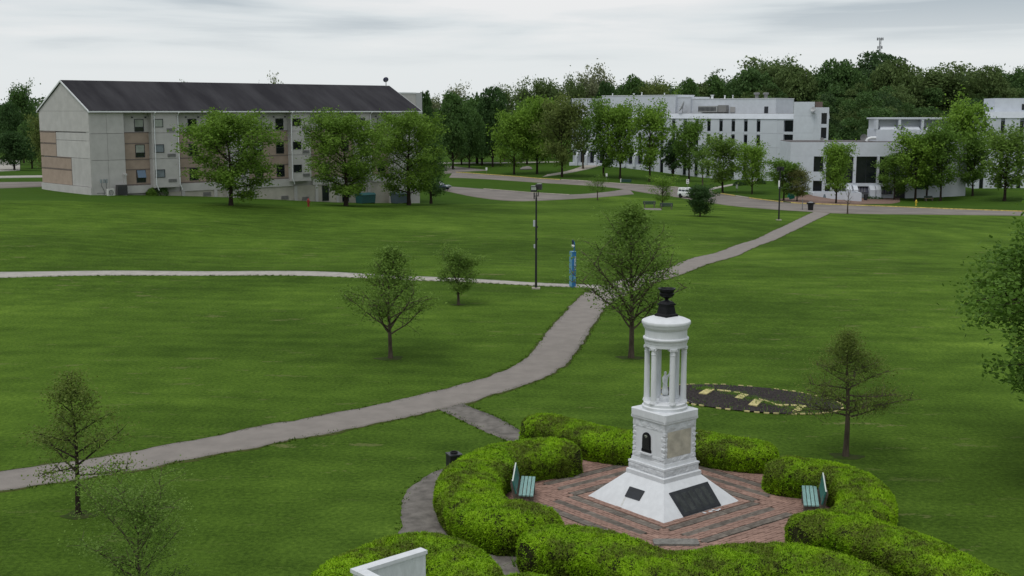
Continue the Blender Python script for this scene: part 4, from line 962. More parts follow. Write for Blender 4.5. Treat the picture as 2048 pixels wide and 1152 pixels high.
# low entrance building
D = Bld('entrance_building', 'low white entrance building with tall dark windows and slanted skylights', 'building', 1628, 222, rad(-3), 0)
zr_ = D.Z(1700, 284.5)
def rect(x0, x1, y0, y1, off=0): return D.S(x0, off), D.S(x1, off), D.Z((x0 + x1) / 2, y1, off), D.Z((x0 + x1) / 2, y0, off)
openings = [(1630.7, 1648, 312.7, 343), (1653.6, 1708, 313.2, 365), (1713.5, 1755.5, 313.2, 366), (1760, 1781, 313.5, 366.5), (1628.6, 1646.5, 362, 384), (1652.5, 1663.5, 362, 384)]
# wall from upright piers and lintels around the openings
zl_ = D.Z(1700, 313); zs_ = D.Z(1700, 366.5); zbase = D.Z(1700, 396) - 1.2
X = lambda px, off=0: D.S(px, off)
D.box('wall', WCON, X(1581), X(1935), 0, 12, zl_ + .01, zr_)                  # fascia above the windows
D.box('wall', WCON, X(1581), X(1628.4), 0, 12, zbase, zl_)
for a, c in ((1648, 1653.6), (1708, 1713.5), (1755.5, 1760)): D.box('pier', WCON, X(a), X(c), -.12, .7, zs_, zl_ + .15)
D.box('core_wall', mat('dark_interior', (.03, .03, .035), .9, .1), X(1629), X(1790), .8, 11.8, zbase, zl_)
D.box('wall', WCON, X(1781), X(1794.3), 0, 11.9, zbase, zl_); D.box('wall', WCON, X(1814.7), X(1834), 0, 12, zbase, zl_); D.box('wall', WCON, X(1794.3), X(1814.7), 0, 12, D.Z(1800, 363), zl_); D.box('wall', WCON, X(1834), X(1860.5), 0, 12, D.Z(1845, 363.5), zl_)
D.box('wall', WCON, X(1834), X(1860.5), 0, 12, zbase, D.Z(1845, 379)); D.box('wall', WCON, X(1860.5), X(1935), 0, 12, zbase, zl_)
D.box('wall', WCON, X(1628.4), X(1653.6), .02, .6, D.Z(1640, 361.5), D.Z(1640, 343.5)); D.box('wall', WCON, X(1646.6), X(1652.4), 0, .6, zbase, D.Z(1640, 361.5)); D.box('wall', WCON, X(1663.6), X(1673), 0, .7, zbase, zs_)
D.box('sill_wall', WCON, X(1653.6), X(1781), -.06, .7, D.Z(1700, 372.5), zs_); D.box('sill_wall', WCON, X(1673), X(1781), -.02, .7, zbase, D.Z(1700, 383.5))
for i_, (a, c, t_, b_) in enumerate(openings):
    x0, x1, z0_, z1_ = rect(a, c, t_, b_); o = D.box('window', FRAME, x0 + .01, x1 - .01, .42, .56, z0_ + .01, z1_ - .01)
    nn = max(1, int((c - a) / 17))
    for k in range(nn): D.box('pane', GLASSK, x0 + (x1 - x0) * k / nn + .05, x0 + (x1 - x0) * (k + 1) / nn - .05, .34, .42, z0_ + .06, z1_ - .06, parent=o)
for (a, c, t_, b_) in ((1673.5, 1692, 373, 383.5), (1717, 1739, 374, 384), (1764, 1787, 375.5, 387)):
    x0, x1, z0_, z1_ = rect(a, c, t_, b_); b = MB(); d_ = .7
    b.add([(x0 - .5, -d_, z0_), (x1, -d_, z0_), (x1, .3, z1_), (x0 + .3, .3, z1_), (x0 - .5, -d_ + .1, z0_ - .06), (x1, -d_ + .1, z0_ - .06), (x1, .4, z1_ - .06), (x0 + .3, .4, z1_ - .06)], [(0, 1, 2, 3), (7, 6, 5, 4), (0, 4, 5, 1), (1, 5, 6, 2), (2, 6, 7, 3), (3, 7, 4, 0)])
    b.obj('skylight', mat('sloped_glass', (.03, .03, .045), .15, .6), D.o)
    b = MB()
    for k in range(1, 4): xx = x0 + (x1 - x0) * k / 4; b.add([(xx - .25, -d_ - .01, z0_ + .02), (xx - .18, -d_ - .01, z0_ + .02), (xx + .04, .28, z1_ + .02), (xx - .03, .28, z1_ + .02)], [(0, 1, 2, 3)])
    b.obj('glazing_bar', GREYM, D.o)
for a, c in ((1693, 1704), (1739.5, 1750.5), (1707, 1716), (1752, 1762)):
    x0, x1, z0_, z1_ = rect(a, c, 371, 385); b = MB()
    b.add([(x0, -1.6, zbase), (x1, -1.6, zbase), (x1, 0, zbase), (x0, 0, zbase), (x0, -1.6, z1_ - .7), (x1, -1.6, z1_ - .7), (x1, -.7, z1_), (x0, -.7, z1_), (x1, 0, z1_), (x0, 0, z1_)],
          [(0, 3, 2, 1), (0, 1, 5, 4), (4, 5, 6, 7), (7, 6, 8, 9), (1, 2, 8, 6, 5), (0, 4, 7, 9, 3), (3, 9, 8, 2)]); b.obj('fin_wall', WCON, D.o)
o = D.box('door', mat('black_door', (.008, .008, .01), .4, .4), X(1794.6), X(1814.4), .25, .35, D.Z(1800, 397), D.Z(1800, 363.6)); D.box('notice', TRIM, X(1796), X(1798), .2, .25, D.Z(1800, 383), D.Z(1800, 380), parent=o)
D.box('door_reveal', GLASSK, X(1794.4), X(1814.6), .36, .4, zbase, D.Z(1800, 363.2))
x0, x1, z0_, z1_ = rect(1834.4, 1860, 364, 378.5); D.box('green_window', mat('green_glass', (.012, .05, .045), .2, .5), x0, x1, .2, .3, z0_, z1_)
# set-back upper storey with open framed bays
uo = 4.0; xa, xb = D.S(1751, uo), D.S(1938, uo); zt_u = D.Z(1850, 235.3, uo); zlow = D.Z(1800, 259, uo)
D.box('upper_wall', WCON, xa, xb, uo, uo + 7, zr_, zlow); D.box('upper_back', mat('shade_white', (.55, .58, .62), .8, .2), xa + .2, xb - .2, uo + 1.6, uo + 7, zlow, zt_u - .3)
D.box('upper_lintel', WCON, xa - .2, xb, uo - .1, uo + 7, zt_u - .3, zt_u)
for px in (1752, 1797, 1843, 1890, 1936): x_ = D.S(px, uo); D.box('upper_pier', WCON, x_ - .22, x_ + .22, uo - .05, uo + 1.6, zlow, zt_u - .3)
l = MB()
for k in range(3): 
    x0, x1 = D.S(1756 + k * 46, uo) + .2, D.S(1794 + k * 46, uo) - .1; l.prism([(x0, uo), (x1, uo), (x1, uo + 1.5), (x0, uo + 1.5)], zlow, zlow + .5, [(x0 + .2, uo + .5), (x1 - .2, uo + .5), (x1 - .2, uo + 1.5), (x0 + .2, uo + 1.5)])
l.obj('sloped_sill', WCON, D.o)
D.box('roof', mat('roof_gravel2', (.13, .12, .12), .9, .1, noise=.3), X(1582), X(1934), .3, 11.9, zr_, zr_ + .1)
pz = zr_ + .1
dish('roof_dish', D.W(X(1726, 3), 3, pz), .75, 82, rad(10), GREYM, 'grey round dish on the low roof left of the set back storey', .55)
dish('roof_dish', D.W(X(1643, 2), 2, pz), .42, 60, rad(20), GREYM, 'tiny grey dish on the left of the low roof', .3)
b = MB(); xx = X(1741, 2.5); b.tube([(xx - .8, 2.5, pz), (xx - .6, 2.5, pz + .4), (xx, 2.5, pz + .62), (xx + .9, 2.5, pz + .62)], .28, 10); b.obj('roof_duct', TRIM, D.o)
# low planter wall in front
Pl = Bld('planter_wall', 'low white planter wall on the paving before the entrance building', 'planter', 1629, 214, rad(-2), 0)
x1 = Pl.S(1727); gl = float(gz(*(Pl.W(x1 / 2, 0, 0)[:2]))); zt_ = gl + 1.25
b = MB(); b.box(0, x1, 0, .3, gl - .6, zt_).box(0, .3, .3, 4.2, gl - .6, zt_).box(x1 - .3, x1, .3, 4.2, gl - .6, zt_).box(.3, x1 - .3, 3.9, 4.2, gl - .6, zt_); b.obj('wall', WCON, Pl.o)
MB().box(.3, x1 - .3, .3, 3.9, gl - .3, zt_ - .35).obj('soil', MULCH, Pl.o)
b = MB(); xm_ = Pl.S(1652.5); b.prism([(xm_ - .3, -.02), (xm_ + .3, -.02), (xm_ + .3, -.004), (xm_ - .3, -.004)], gl + .35, gl + 1.0, [(xm_ - .12, -.02), (xm_ + .1, -.02), (xm_ + .1, -.004), (xm_ - .12, -.004)]); b.obj('emblem', mat('emblem_grey', (.13, .17, .20), .6, .3), Pl.o)

# right block
R_ = Bld('office_block', 'white concrete block with slit windows at the right edge', 'building', 1948, 236, rad(-6), 0)
xr = R_.S(2130); z_t = R_.Z(2000, 223.5); z_p = R_.Z(2000, 236); z_b = R_.Z(2000, 379) - .6
rows = [z_p, R_.Z(2000, 272), R_.Z(2000, 308), R_.Z(2000, 343), z_b]
sx = [R_.S(v) for v in (1966, 2003, 2041, 2079, 2117)]
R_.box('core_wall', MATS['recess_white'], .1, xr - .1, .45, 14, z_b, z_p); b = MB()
b.prism([(-.15, -.15), (xr, -.15), (xr, 14), (-.15, 14)], z_p, z_t, [(.3, .3), (xr, .3), (xr, 14), (.3, 14)]); b.obj('parapet', WCON, R_.o)
ed = [0] + sx + [xr]
for i, (xa, xb) in enumerate(zip(ed, ed[1:])):
    for k in range(4): panel(xa + (.38 if i else 0), xb - (.38 if i < len(ed) - 2 else 0), 0, .45, rows[k + 1] + .02, rows[k] - .02, R_.o)
for x_ in sx:
    for k in range(4):
        o = R_.box('window', FRAME, x_ - .39, x_ + .39, .3, .46, rows[k + 1] + .55, rows[k] - .55); R_.box('pane', GLASSK, x_ - .37, x_ + .37, .22, .3, rows[k + 1] + .6, rows[k] - .6, parent=o)
for k in (1, 2, 3, 4): R_.box('spandrel', WCON, .2, xr - .2, .12, .46, rows[k] - .42 if k < 4 else z_b, rows[k] + .42)
R_.box('penthouse', WCON, R_.S(1985, 3), xr, 3, 11, z_t, R_.Z(2010, 196.5, 3)); R_.box('penthouse_window', GLASSK, R_.S(2038.5, 3), xr - 2, 2.93, 3.0, R_.Z(2043, 220, 3), R_.Z(2043, 208, 3))

# ------------------------------------------------------------------ the monument
MC = np.array([4.31, 33.74, 0.]); MA = rad(38.6); MX = np.array([math.cos(MA), math.sin(MA), 0]); MY = np.array([-math.sin(MA), math.cos(MA), 0])
def fr(p): q = np.asarray(p) - MC; return np.array([q @ MX, q @ MY, q[2]])
mon = thing('monument', 'white stone monument with ring of columns over a rock faced pedestal on the bricks', 'monument', MC, MA)
def rock(name, h, z0, z1, amp, m=WHITEROCK, seed=0, n=26, h2=None):
    """square course with hewn faces"""
    h2 = h2 or h; nz = max(3, int((z1 - z0) / .04)); V = []; per = 4 * n
    for k in range(nz + 1):
        z = z0 + (z1 - z0) * k / nz; hh = h + (h2 - h) * k / nz
        for s in range(4):
            for i in range(n):
                t = -1 + 2 * i / n; V.append([(t, -1), (1, t), (-t, 1), (-1, -t)][s] + (z, hh))
    V = np.array(V, float); P = np.c_[V[:, 0] * V[:, 3], V[:, 1] * V[:, 3], V[:, 2]]
    e = np.minimum(1, np.minimum(P[:, 2] - z0, z1 - P[:, 2]) / .035); d = (vnoise(P + 5.3 + seed, 6.5) - .35) * .8 + (vnoise(P + seed, 17) - .5) * .6
    nr = np.where(np.abs(V[:, :1]) >= np.abs(V[:, 1:2]), np.c_[np.sign(V[:, 0]), 0 * V[:, 0]], np.c_[0 * V[:, 0], np.sign(V[:, 1])])
    P[:, :2] += nr * (amp * np.clip(d, -.25, 1) * e)[:, None]
    Fc = [(k * per + i, k * per + (i + 1) % per, (k + 1) * per + (i + 1) % per, (k + 1) * per + i) for k in range(nz) for i in range(per)]
    Fc += [tuple(range(per))[::-1], tuple(nz * per + i for i in range(per))]
    b = MB(); b.add(P, Fc); return b.obj(name, m, mon)
b = MB(); b.frust(1.55, 1.55, -.05, .03).frust(1.54, .755, .03, .80); b.obj('sloped_base', WHITE, mon)
MB().frust(.75, .75, .795, .925).frust(.75, .725, .925, .945).obj('plinth_step', WHITE, mon)
rock('rock_course', .695, .945, 1.135, .045, seed=1); MB().frust(.712, .712, 1.135, 1.19).frust(.655, .64, 1.19, 1.30).obj('plinth_cap', WHITE, mon)
rock('rock_course', .625, 1.30, 1.455, .045, seed=2)
MB().frust(.612, .612, 1.455, 2.21).obj('shaft', WHITE, mon)
rock('rock_course', .622, 2.21, 2.41, .04, seed=3)
MB().frust(.64, .655, 2.41, 2.45).frust(.665, .665, 2.45, 2.51).obj('cornice', WHITE, mon)
b = MB(); c = .05; H_ = .682
b.prism([(-H_ + c, -H_), (H_ - c, -H_), (H_, -H_ + c), (H_, H_ - c), (H_ - c, H_), (-H_ + c, H_), (-H_, H_ - c), (-H_, -H_ + c)], 2.51, 2.70); b.frust(.67, .64, 2.70, 2.722); b.obj('cap_slab', WHITE, mon)
# quoins: hewn corner blocks, five to a corner
for sx_, sy_ in ((-1, -1), (1, -1), (-1, 1), (1, 1)):
    for k in range(5):
        z0 = 1.46 + k * .15; w1 = .115 + .03 * (k % 2); h = .035
        P = []; n = 6
        for kz in range(5):
            for (u, v) in [(0, -1)] + []: pass
        rr = np.random.default_rng(k * 7 + sx_ * 3 + sy_ + 20)
        b = MB(); V = []; g_ = 5
        for kz in range(g_):
            z = z0 + .008 + .134 * kz / (g_ - 1); e_ = 0 if kz in (0, g_ - 1) else 1
            ring = [(.612 - w1, .60)] + [(.612 - w1 + w1 * i / 4, .612 + e_ * rr.uniform(.002, .022) * (1 if i else .3)) for i in range(1, 4)] + [(.612 + e_ * rr.uniform(.008, .022), .612 + e_ * rr.uniform(.008, .022))] + [(.612 + e_ * rr.uniform(.002, .022) * (1 if i > 0 else .3), .612 - w1 + w1 * i / 4) for i in (3, 2, 1)] + [(.60, .612 - w1)]
            V += [(sx_ * x, sy_ * y, z) for x, y in ring]
        m_ = 9; b.add(V, [(kz * m_ + i, kz * m_ + i + 1, (kz + 1) * m_ + i + 1, (kz + 1) * m_ + i) for kz in range(g_ - 1) for i in range(m_ - 1)] + [tuple(range(m_)), tuple((g_ - 1) * m_ + i for i in range(m_))])
        b.obj('quoin', WHITEROCK, mon)
# bare stone panel on the right-hand face, arched black plaque on the left-hand face
MB().box(-.50, .43, -.627, -.60, 1.46, 2.19).obj('stone_panel', CREAM, mon, label='bare cream limestone panel with dark lichen stains')
b = MB(); yc = .07; w = .155; n = 14; zt_ = 1.93
arch = [(-w - .03, 1.52), (w + .03, 1.52), (w + .03, 1.58), (w + .005, 1.62), (w, zt_)] + [(w * math.cos(math.pi * k / n), zt_ + w * math.sin(math.pi * k / n)) for k in range(1, n)] + [(-w, zt_), (-w - .005, 1.62), (-w - .03, 1.58)]
b.prism([(yc + u, z) for u, z in arch], 0, .035); b.v = [(-.612 - z, x, y) for x, y, z in b.v]; b.obj('arched_plaque', BLACK, mon)
b = MB(); arch2 = [(u * .8, 1.60 + (z - 1.56) * .88 if z > 1.56 else 1.60) for u, z in arch]; b.prism([(yc + u, z) for u, z in arch2], .035, .045); b.v = [(-.612 - z, x, y) for x, y, z in b.v]; b.obj('plaque_relief', mat('plaque_black', (.006, .006, .008), .35, .5, bump=.8, bscale=40), mon)
b = MB()
for (dy, dz, r_) in ((-.035, 0, .016), (0, .012, .018), (.035, 0, .016), (-.02, -.03, .01), (.02, -.03, .01), (0, -.05, .009)): b.add(*(lambda q_: ([(-.660, yc + dy + q_ * math.cos(a_ * .785), 1.985 + dz + q_ * math.sin(a_ * .785)) for a_ in range(8)] + [(-.655, yc + dy + q_ * 1.1 * math.cos(a_ * .785), 1.985 + dz + q_ * 1.1 * math.sin(a_ * .785)) for a_ in range(8)], [tuple(range(8))] + [(a_, (a_ + 1) % 8, 8 + (a_ + 1) % 8, 8 + a_) for a_ in range(8)]))(r_))
b.obj('plaque_emblem', mat('emblem_pale', (.34, .37, .30), .6, .3), mon)
MB().box(-.70, -.612, yc - .22, yc + .22, 1.465, 1.505).obj('plaque_shelf', WHITE, mon)
# plaques lying on the sloped base
def on_slope(px, py, side):
    d = ray(px, py); n_ = np.array([-(.80 - .03), 0, (1.54 - .755)]) if side == 'L' else np.array([0, -(.80 - .03), (1.54 - .755)])
    n_ = n_ / np.linalg.norm(n_); nw = MX * n_[0] + MY * n_[1] + np.array([0, 0, n_[2]])
    p0 = MC + (-MX if side == 'L' else -MY) * 1.54 + np.array([0, 0, .03]); k = ((p0 - C0) @ nw) / (d @ nw)
    return fr(C0 + d * k), n_
def slope_plate(pts, side, name, m, t0=.0, t1=.03):
    P = [on_slope(x, y, side) for x, y in pts]; n_ = P[0][1]; P = [p_[0] for p_ in P]; k = len(P); b = MB()
    b.add([p_ + n_ * t0 for p_ in P] + [p_ + n_ * t1 for p_ in P], [tuple(range(k)), tuple(range(k, 2 * k))] + [(i, (i + 1) % k, k + (i + 1) % k, k + i) for i in range(k)]); return b.obj(name, m, mon)
slope_plate([(1337.4, 987), (1414, 964), (1441.4, 1011.4), (1366.7, 1034.5)], 'R', 'large_plaque', BRONZE)
slope_plate([(1340.5, 987.8), (1412.8, 966), (1438.2, 1010.8), (1367.6, 1032.2)], 'R', 'plaque_field', mat('plaque_field', (.024, .027, .031), .5, .4, col2=(.010, .012, .015), nscale=5), .03, .034)
b = MB(); r2 = np.random.default_rng(4)
q0, nn = on_slope(1343, 991, 'R'); q1 = on_slope(1411, 970, 'R')[0]; q3 = on_slope(1367, 1029, 'R')[0]
for c_ in range(5):
    for k in range(22):
        u0 = .05 + c_ * .19; u1 = u0 + .10 + .05 * r2.random(); v = .06 + k * .041
        P = [q0 + (q1 - q0) * u + (q3 - q0) * w_ + nn * .0365 for u, w_ in ((u0, v), (u1, v), (u1, v + .014), (u0, v + .014))]; b.add(P, [(0, 1, 2, 3)])
b.obj('raised_lines', mat('worn_relief', (.075, .085, .075), .6, .3, noise=.5, nscale=6), mon)
slope_plate([(1260.4, 973.5), (1290, 983), (1279, 1002), (1250.4, 993)], 'L', 'small_plaque', BRONZE)
slope_plate([(1366.9, 1035.2), (1370, 1042), (1373, 1041), (1374, 1034), (1371, 1034.5)], 'R', 'rust_run', mat('rust_run', (.45, .42, .34), .9, .1, noise=.2), .0, .003)
slope_plate([(1426, 1017), (1427, 1023), (1429.5, 1022), (1430, 1016), (1432, 1012.5), (1424, 1014)], 'R', 'rust_run', MATS['rust_run'], .0, .003)
slope_plate([(1249.5, 993.5), (1241, 1011), (1244, 1012), (1252.5, 994.5)], 'L', 'rust_run', mat('rust_run_pale', (.60, .61, .60), .9, .1, noise=.15), .0, .003)
for k, (px, py) in enumerate(((1409, 1031), (1421, 1028), (1434, 1026), (1438, 1024), (1427, 1025))):
    p_ = at(px, py, 0); r2 = random.Random(k); t = thing('paint_flake', 'white paint flakes fallen on the bricks below the large plaque', 'paint flake', (p_[0], p_[1], .075), r2.random() * 3, 'fallen paint flakes')
    MB().prism([(.07 * r2.uniform(.5, 1.2) * math.cos(a_), .045 * r2.uniform(.5, 1.2) * math.sin(a_)) for a_ in (0, .9, 1.8, 2.9, 3.9, 5.1)], 0, .008).obj('flake', WHITE, t)
# drum base, columns, entablature
def mlathe(name, prof, m=WHITE, n=64): return MB().lathe(prof, n).obj(name, m, mon, smooth=True)
mlathe('drum_step', [(.64, 2.722), (.64, 2.80), (.625, 2.81), (.60, 2.83), (.60, 2.90), (.58, 2.91)])
for a0 in (345, 285, 225, 165, 105, 45):
    a_ = rad(a0) - MA; cx_, cy_ = .515 * math.cos(a_), .515 * math.sin(a_)
    o = MB().lathe([(.088, 2.98), (.088, 3.0), (.084, 3.06), (.078, 4.30), (.086, 4.305), (.086, 4.33), (.078, 4.335), (.074, 4.42)], 20, cx_, cy_).obj('column', WHITE, mon, smooth=True)
    MB().lathe([(.115, 2.905), (.118, 2.93), (.11, 2.95), (.098, 2.955), (.102, 2.975), (.09, 2.985)], 20, cx_, cy_).obj('column_base', WHITE, o, smooth=True)
    b = MB(); q_ = Matrix.Rotation(a_, 3, 'Z')
    for s in (-1, 1):       # volutes
        for d_ in (-.055, .055):
            c_ = Vector((cx_, cy_, 4.455)) + q_ @ Vector((d_, s * .085, 0)); ax = q_ @ Vector((1, 0, 0)); b.tube([c_ - ax * .035, c_ + ax * .035], .034, 10)
    vs = [Vector((cx_, cy_, 0)) + q_ @ Vector((x_, y_, z_)) for z_ in (4.44, 4.50) for x_, y_ in ((-.09, -.1), (.09, -.1), (.09, .1), (-.09, .1))]
    b.add(vs, [(0, 3, 2, 1), (4, 5, 6, 7), (0, 1, 5, 4), (1, 2, 6, 5), (2, 3, 7, 6), (3, 0, 4, 7)]); b.lathe([(.076, 4.41), (.09, 4.43), (.08, 4.46)], 16, cx_, cy_); b.obj('capital', WHITE, o)
mlathe('architrave', [(.575, 4.50), (.585, 4.50), (.588, 4.60), (.60, 4.605), (.605, 4.665), (.615, 4.68), (.635, 4.70), (.64, 4.725), (.635, 4.75), (.61, 4.765)])
mlathe('frieze', [(.588, 4.765), (.586, 4.98)])
mlathe('cap_cornice', [(.586, 4.98), (.60, 4.985), (.605, 5.0), (.62, 5.015), (.645, 5.06), (.655, 5.10), (.655, 5.12), (.672, 5.125), (.682, 5.15), (.682, 5.20), (.672, 5.22)])
mlathe('roof_cap', [(.672, 5.22), (.55, 5.275), (.42, 5.315), (.30, 5.335), (.1, 5.34)])
# statue between the columns: a draped standing figure with one arm raised, on a rocky seat
b = MB(); b.lathe([(.17, 2.91), (.16, 3.0), (.13, 3.06)], 12); b.obj('statue_base', WHITEROCK, mon)
me = bpy.data.meshes.new('statue'); pts = [((0, 0, 3.36), .072), ((0, 0, 3.22), .10), ((.01, 0, 3.05), .115), ((0, 0, 3.50), .075), ((0, 0, 3.60), .062), ((0, 0, 3.655), .026), ((0, 0, 3.71), .046), ((0, 0, 3.765), .038),
   ((.08, -.02, 3.585), .036), ((.15, -.06, 3.66), .024), ((.17, -.08, 3.80), .018), ((.165, -.085, 3.85), .018), ((-.08, .02, 3.585), .036), ((-.13, .0, 3.46), .025), ((-.09, -.07, 3.38), .018)]
me.from_pydata([p_ for p_, _ in pts], [(0, 1), (1, 2), (0, 3), (3, 4), (4, 5), (5, 6), (6, 7), (4, 8), (8, 9), (9, 10), (10, 11), (4, 12), (12, 13), (13, 14)], [])
o = put('statue', me, mon, rz=rad(20)); sk = o.modifiers.new('skin', 'SKIN'); 
for i, (_, r_) in enumerate(pts): me.skin_vertices[0].data[i].radius = (r_, r_)
me.skin_vertices[0].data[0].use_root = True; o.modifiers.new('sub', 'SUBSURF').levels = 2; o.modifiers['sub'].render_levels = 2; me.materials.append(WHITE)
b = MB(); b.tube([(.5, -.12, 4.4), (.46, -.2, 4.1), (.44, -.22, 3.6), (.47, -.2, 3.15), (.5, -.2, 2.97), (.62, -.32, 2.9), (.665, -.45, 2.85), (.66, -.46, 2.73)], .006, 5); b.obj('cable', mat('cable_grey', (.25, .25, .25), .6), mon)
# the black urn stands on the roof
urn = thing('urn', 'black iron urn on a square stepped pedestal on top of the white monument', 'urn', MC + np.array([0, 0, 5.338]), MA)
MB().frust(.232, .232, 0, .05).frust(.225, .20, .05, .075).obj('pedestal_foot', BLACK, urn)
MB().frust(.185, .152, .075, .30).obj('pedestal', BLACK, urn)
MB().frust(.165, .18, .30, .315).frust(.18, .18, .315, .35).frust(.165, .12, .35, .415).obj('pedestal_cap', BLACK, urn)
MB().lathe([(.125, .415), (.12, .425), (.07, .44), (.05, .47), (.055, .49), (.10, .515), (.17, .55), (.207, .60), (.21, .64), (.205, .645), (.19, .655), (.195, .67), (.205, .72), (.245, .755), (.245, .78), (.21, .785), (.185, .75), (.16, .64), (.05, .60)], 40).obj('bowl', BLACK, urn, smooth=True)

# ------------------------------------------------------------------ the brick circle
PR = 4.75
plz = thing('brick_plaza', 'round plaza of red bricks with bands of grey pavers around the monument', 'plaza', MC, MA)
plz['kind'] = 'structure'; del plz['category']
n = 72; MB().lathe([(PR, -.05), (PR, .03), (PR - .01, .034)], n).obj('joint_bed', SAND, plz)
bands = [1.92, 2.52, 3.12]; BW = .27
def in_band(x, y):
    for c_ in bands:
        if abs(abs(x) - c_) < BW / 2 + .005 and abs(y) < 1.80: return True
        if abs(abs(y) - c_) < BW / 2 + .005 and abs(x) < 1.80: return True
    return False
bl, bw, gp = .205, .10, .012
brk = MB().box(-bl / 2, bl / 2, -bw / 2, bw / 2, 0, .035, .006); brm = nmesh('brick', brk.v, brk.f, BRICK)
pvb = MB().box(-.215, .215, -BW / 2 + .006, BW / 2 - .006, 0, .034, .008); pvm = nmesh('paver', pvb.v, pvb.f, PAVER)
r2 = random.Random(9); spots = []
rows_ = int(PR / (bw + gp))
def add_row(swap):
    for r_ in range(-rows_, rows_ + 1):
        for c_ in range(-24, 25):
            x = c_ * (bl + gp) + (r_ % 2) * (bl + gp) / 2; y = r_ * (bw + gp)
            if swap: x, y = y, x
            if math.hypot(x, y) > PR - .06: continue
            zone = abs(x) > abs(y)            # bricks run along the nearest side of the monument
            if zone != swap: continue
            if max(abs(x), abs(y)) < 1.50 or in_band(x, y): continue
            spots.append((x, y, swap))
add_row(False); add_row(True)
def sees(x, y):
    p_ = MC + MX * x + MY * y; return p_[1]
vis = lambda s: (1 if (max(abs(s[0]), abs(s[1])) < 3.7 and (s[0] < 0 or s[1] < 0)) else 0)
front = sorted([s for s in spots if vis(s)], key=lambda s: sees(s[0], s[1]) + (0 if sees(s[0], s[1]) > 30.9 else 99))[:300]
fs = set(front); rest = MB()
for (x, y, sw) in spots:
    dz = .012 * r2.random() ** 2 + .026; a_ = (math.pi / 2 if sw else 0) + r2.uniform(-.02, .02)
    if (x, y, sw) in fs:
        o = put('brick', brm, plz, (x, y, dz), a_)
    else:
        c_, s_ = math.cos(a_), math.sin(a_); rest.add([(x + vx * c_ - vy * s_, y + vx * s_ + vy * c_, dz + vz) for vx, vy, vz in brk.v], brk.f)
o = rest.obj('brickwork', BRICK, plz); o['kind'] = 'stuff'
for c_ in bands:
    for sg in (-1, 1):
        for k in range(-4, 4):
            u = (k + .5) * .443
            put('paver', pvm, plz, (u, sg * c_, .028 + .006 * r2.random()), r2.uniform(-.01, .01)); put('paver', pvm, plz, (sg * c_, u, .028 + .006 * r2.random()), math.pi / 2 + r2.uniform(-.01, .01))
p_ = at(1352, 1084, .1); t = thing('stone_slab', 'grey stone slab lying at the front edge of the brick circle behind the hedge', 'stone slab', (p_[0], p_[1], .06), 0)
MB().box(-.58, .58, -.2, .2, 0, .06, .04).obj('slab', mat('slab_stone', (.20, .195, .18), .9, .1, noise=.25, nscale=8, bump=1), t)

# ------------------------------------------------------------------ clipped hedges
HCORE = mat('hedge_twigs', (.018, .020, .008), .95, .05, noise=.4, nscale=6)
def hedge_fol():
    m = foliage('hedge_leaves', (.115, .250, .006), (.320, .530, .010), .12, 1.3, .35); t = m.node_tree
    # older bronze patches where the new growth is missing
    mixn = [n_ for n_ in t.nodes if n_.bl_idname == 'ShaderNodeMix'][0]
    tcn = N(t, 'ShaderNodeTexCoord'); nn = N(t, 'ShaderNodeTexNoise'); nn.inputs['Scale'].default_value = .95; nn.inputs['Detail'].default_value = 6; nn.inputs['Roughness'].default_value = .68
    t.links.new(tcn.outputs['Object'], nn.inputs[0]); r = N(t, 'ShaderNodeValToRGB'); r.color_ramp.elements[0].position = .43; r.color_ramp.elements[1].position = .545; r.color_ramp.elements[0].color = (1, 1, 1, 1); r.color_ramp.elements[1].color = (0, 0, 0, 1)
    t.links.new(nn.outputs[0], r.inputs[0]); g_ = N(t, 'ShaderNodeNewGeometry'); k = M(t, 'MULTIPLY', r.outputs[0], M(t, 'ADD', M(t, 'MULTIPLY', g_.outputs['Random Per Island'], .7), .35))
    m2 = N(t, 'ShaderNodeMix', data_type='RGBA'); m2.inputs[7].default_value = (.085, .095, .018, 1); t.links.new(k, m2.inputs[0]); t.links.new(mixn.outputs[2], m2.inputs[6])
    for l in list(t.links):
        if l.from_node == mixn and l.to_node != m2: s = l.to_socket; t.links.remove(l); t.links.new(m2.outputs[2], s)
    return m
HFOL = hedge_fol()
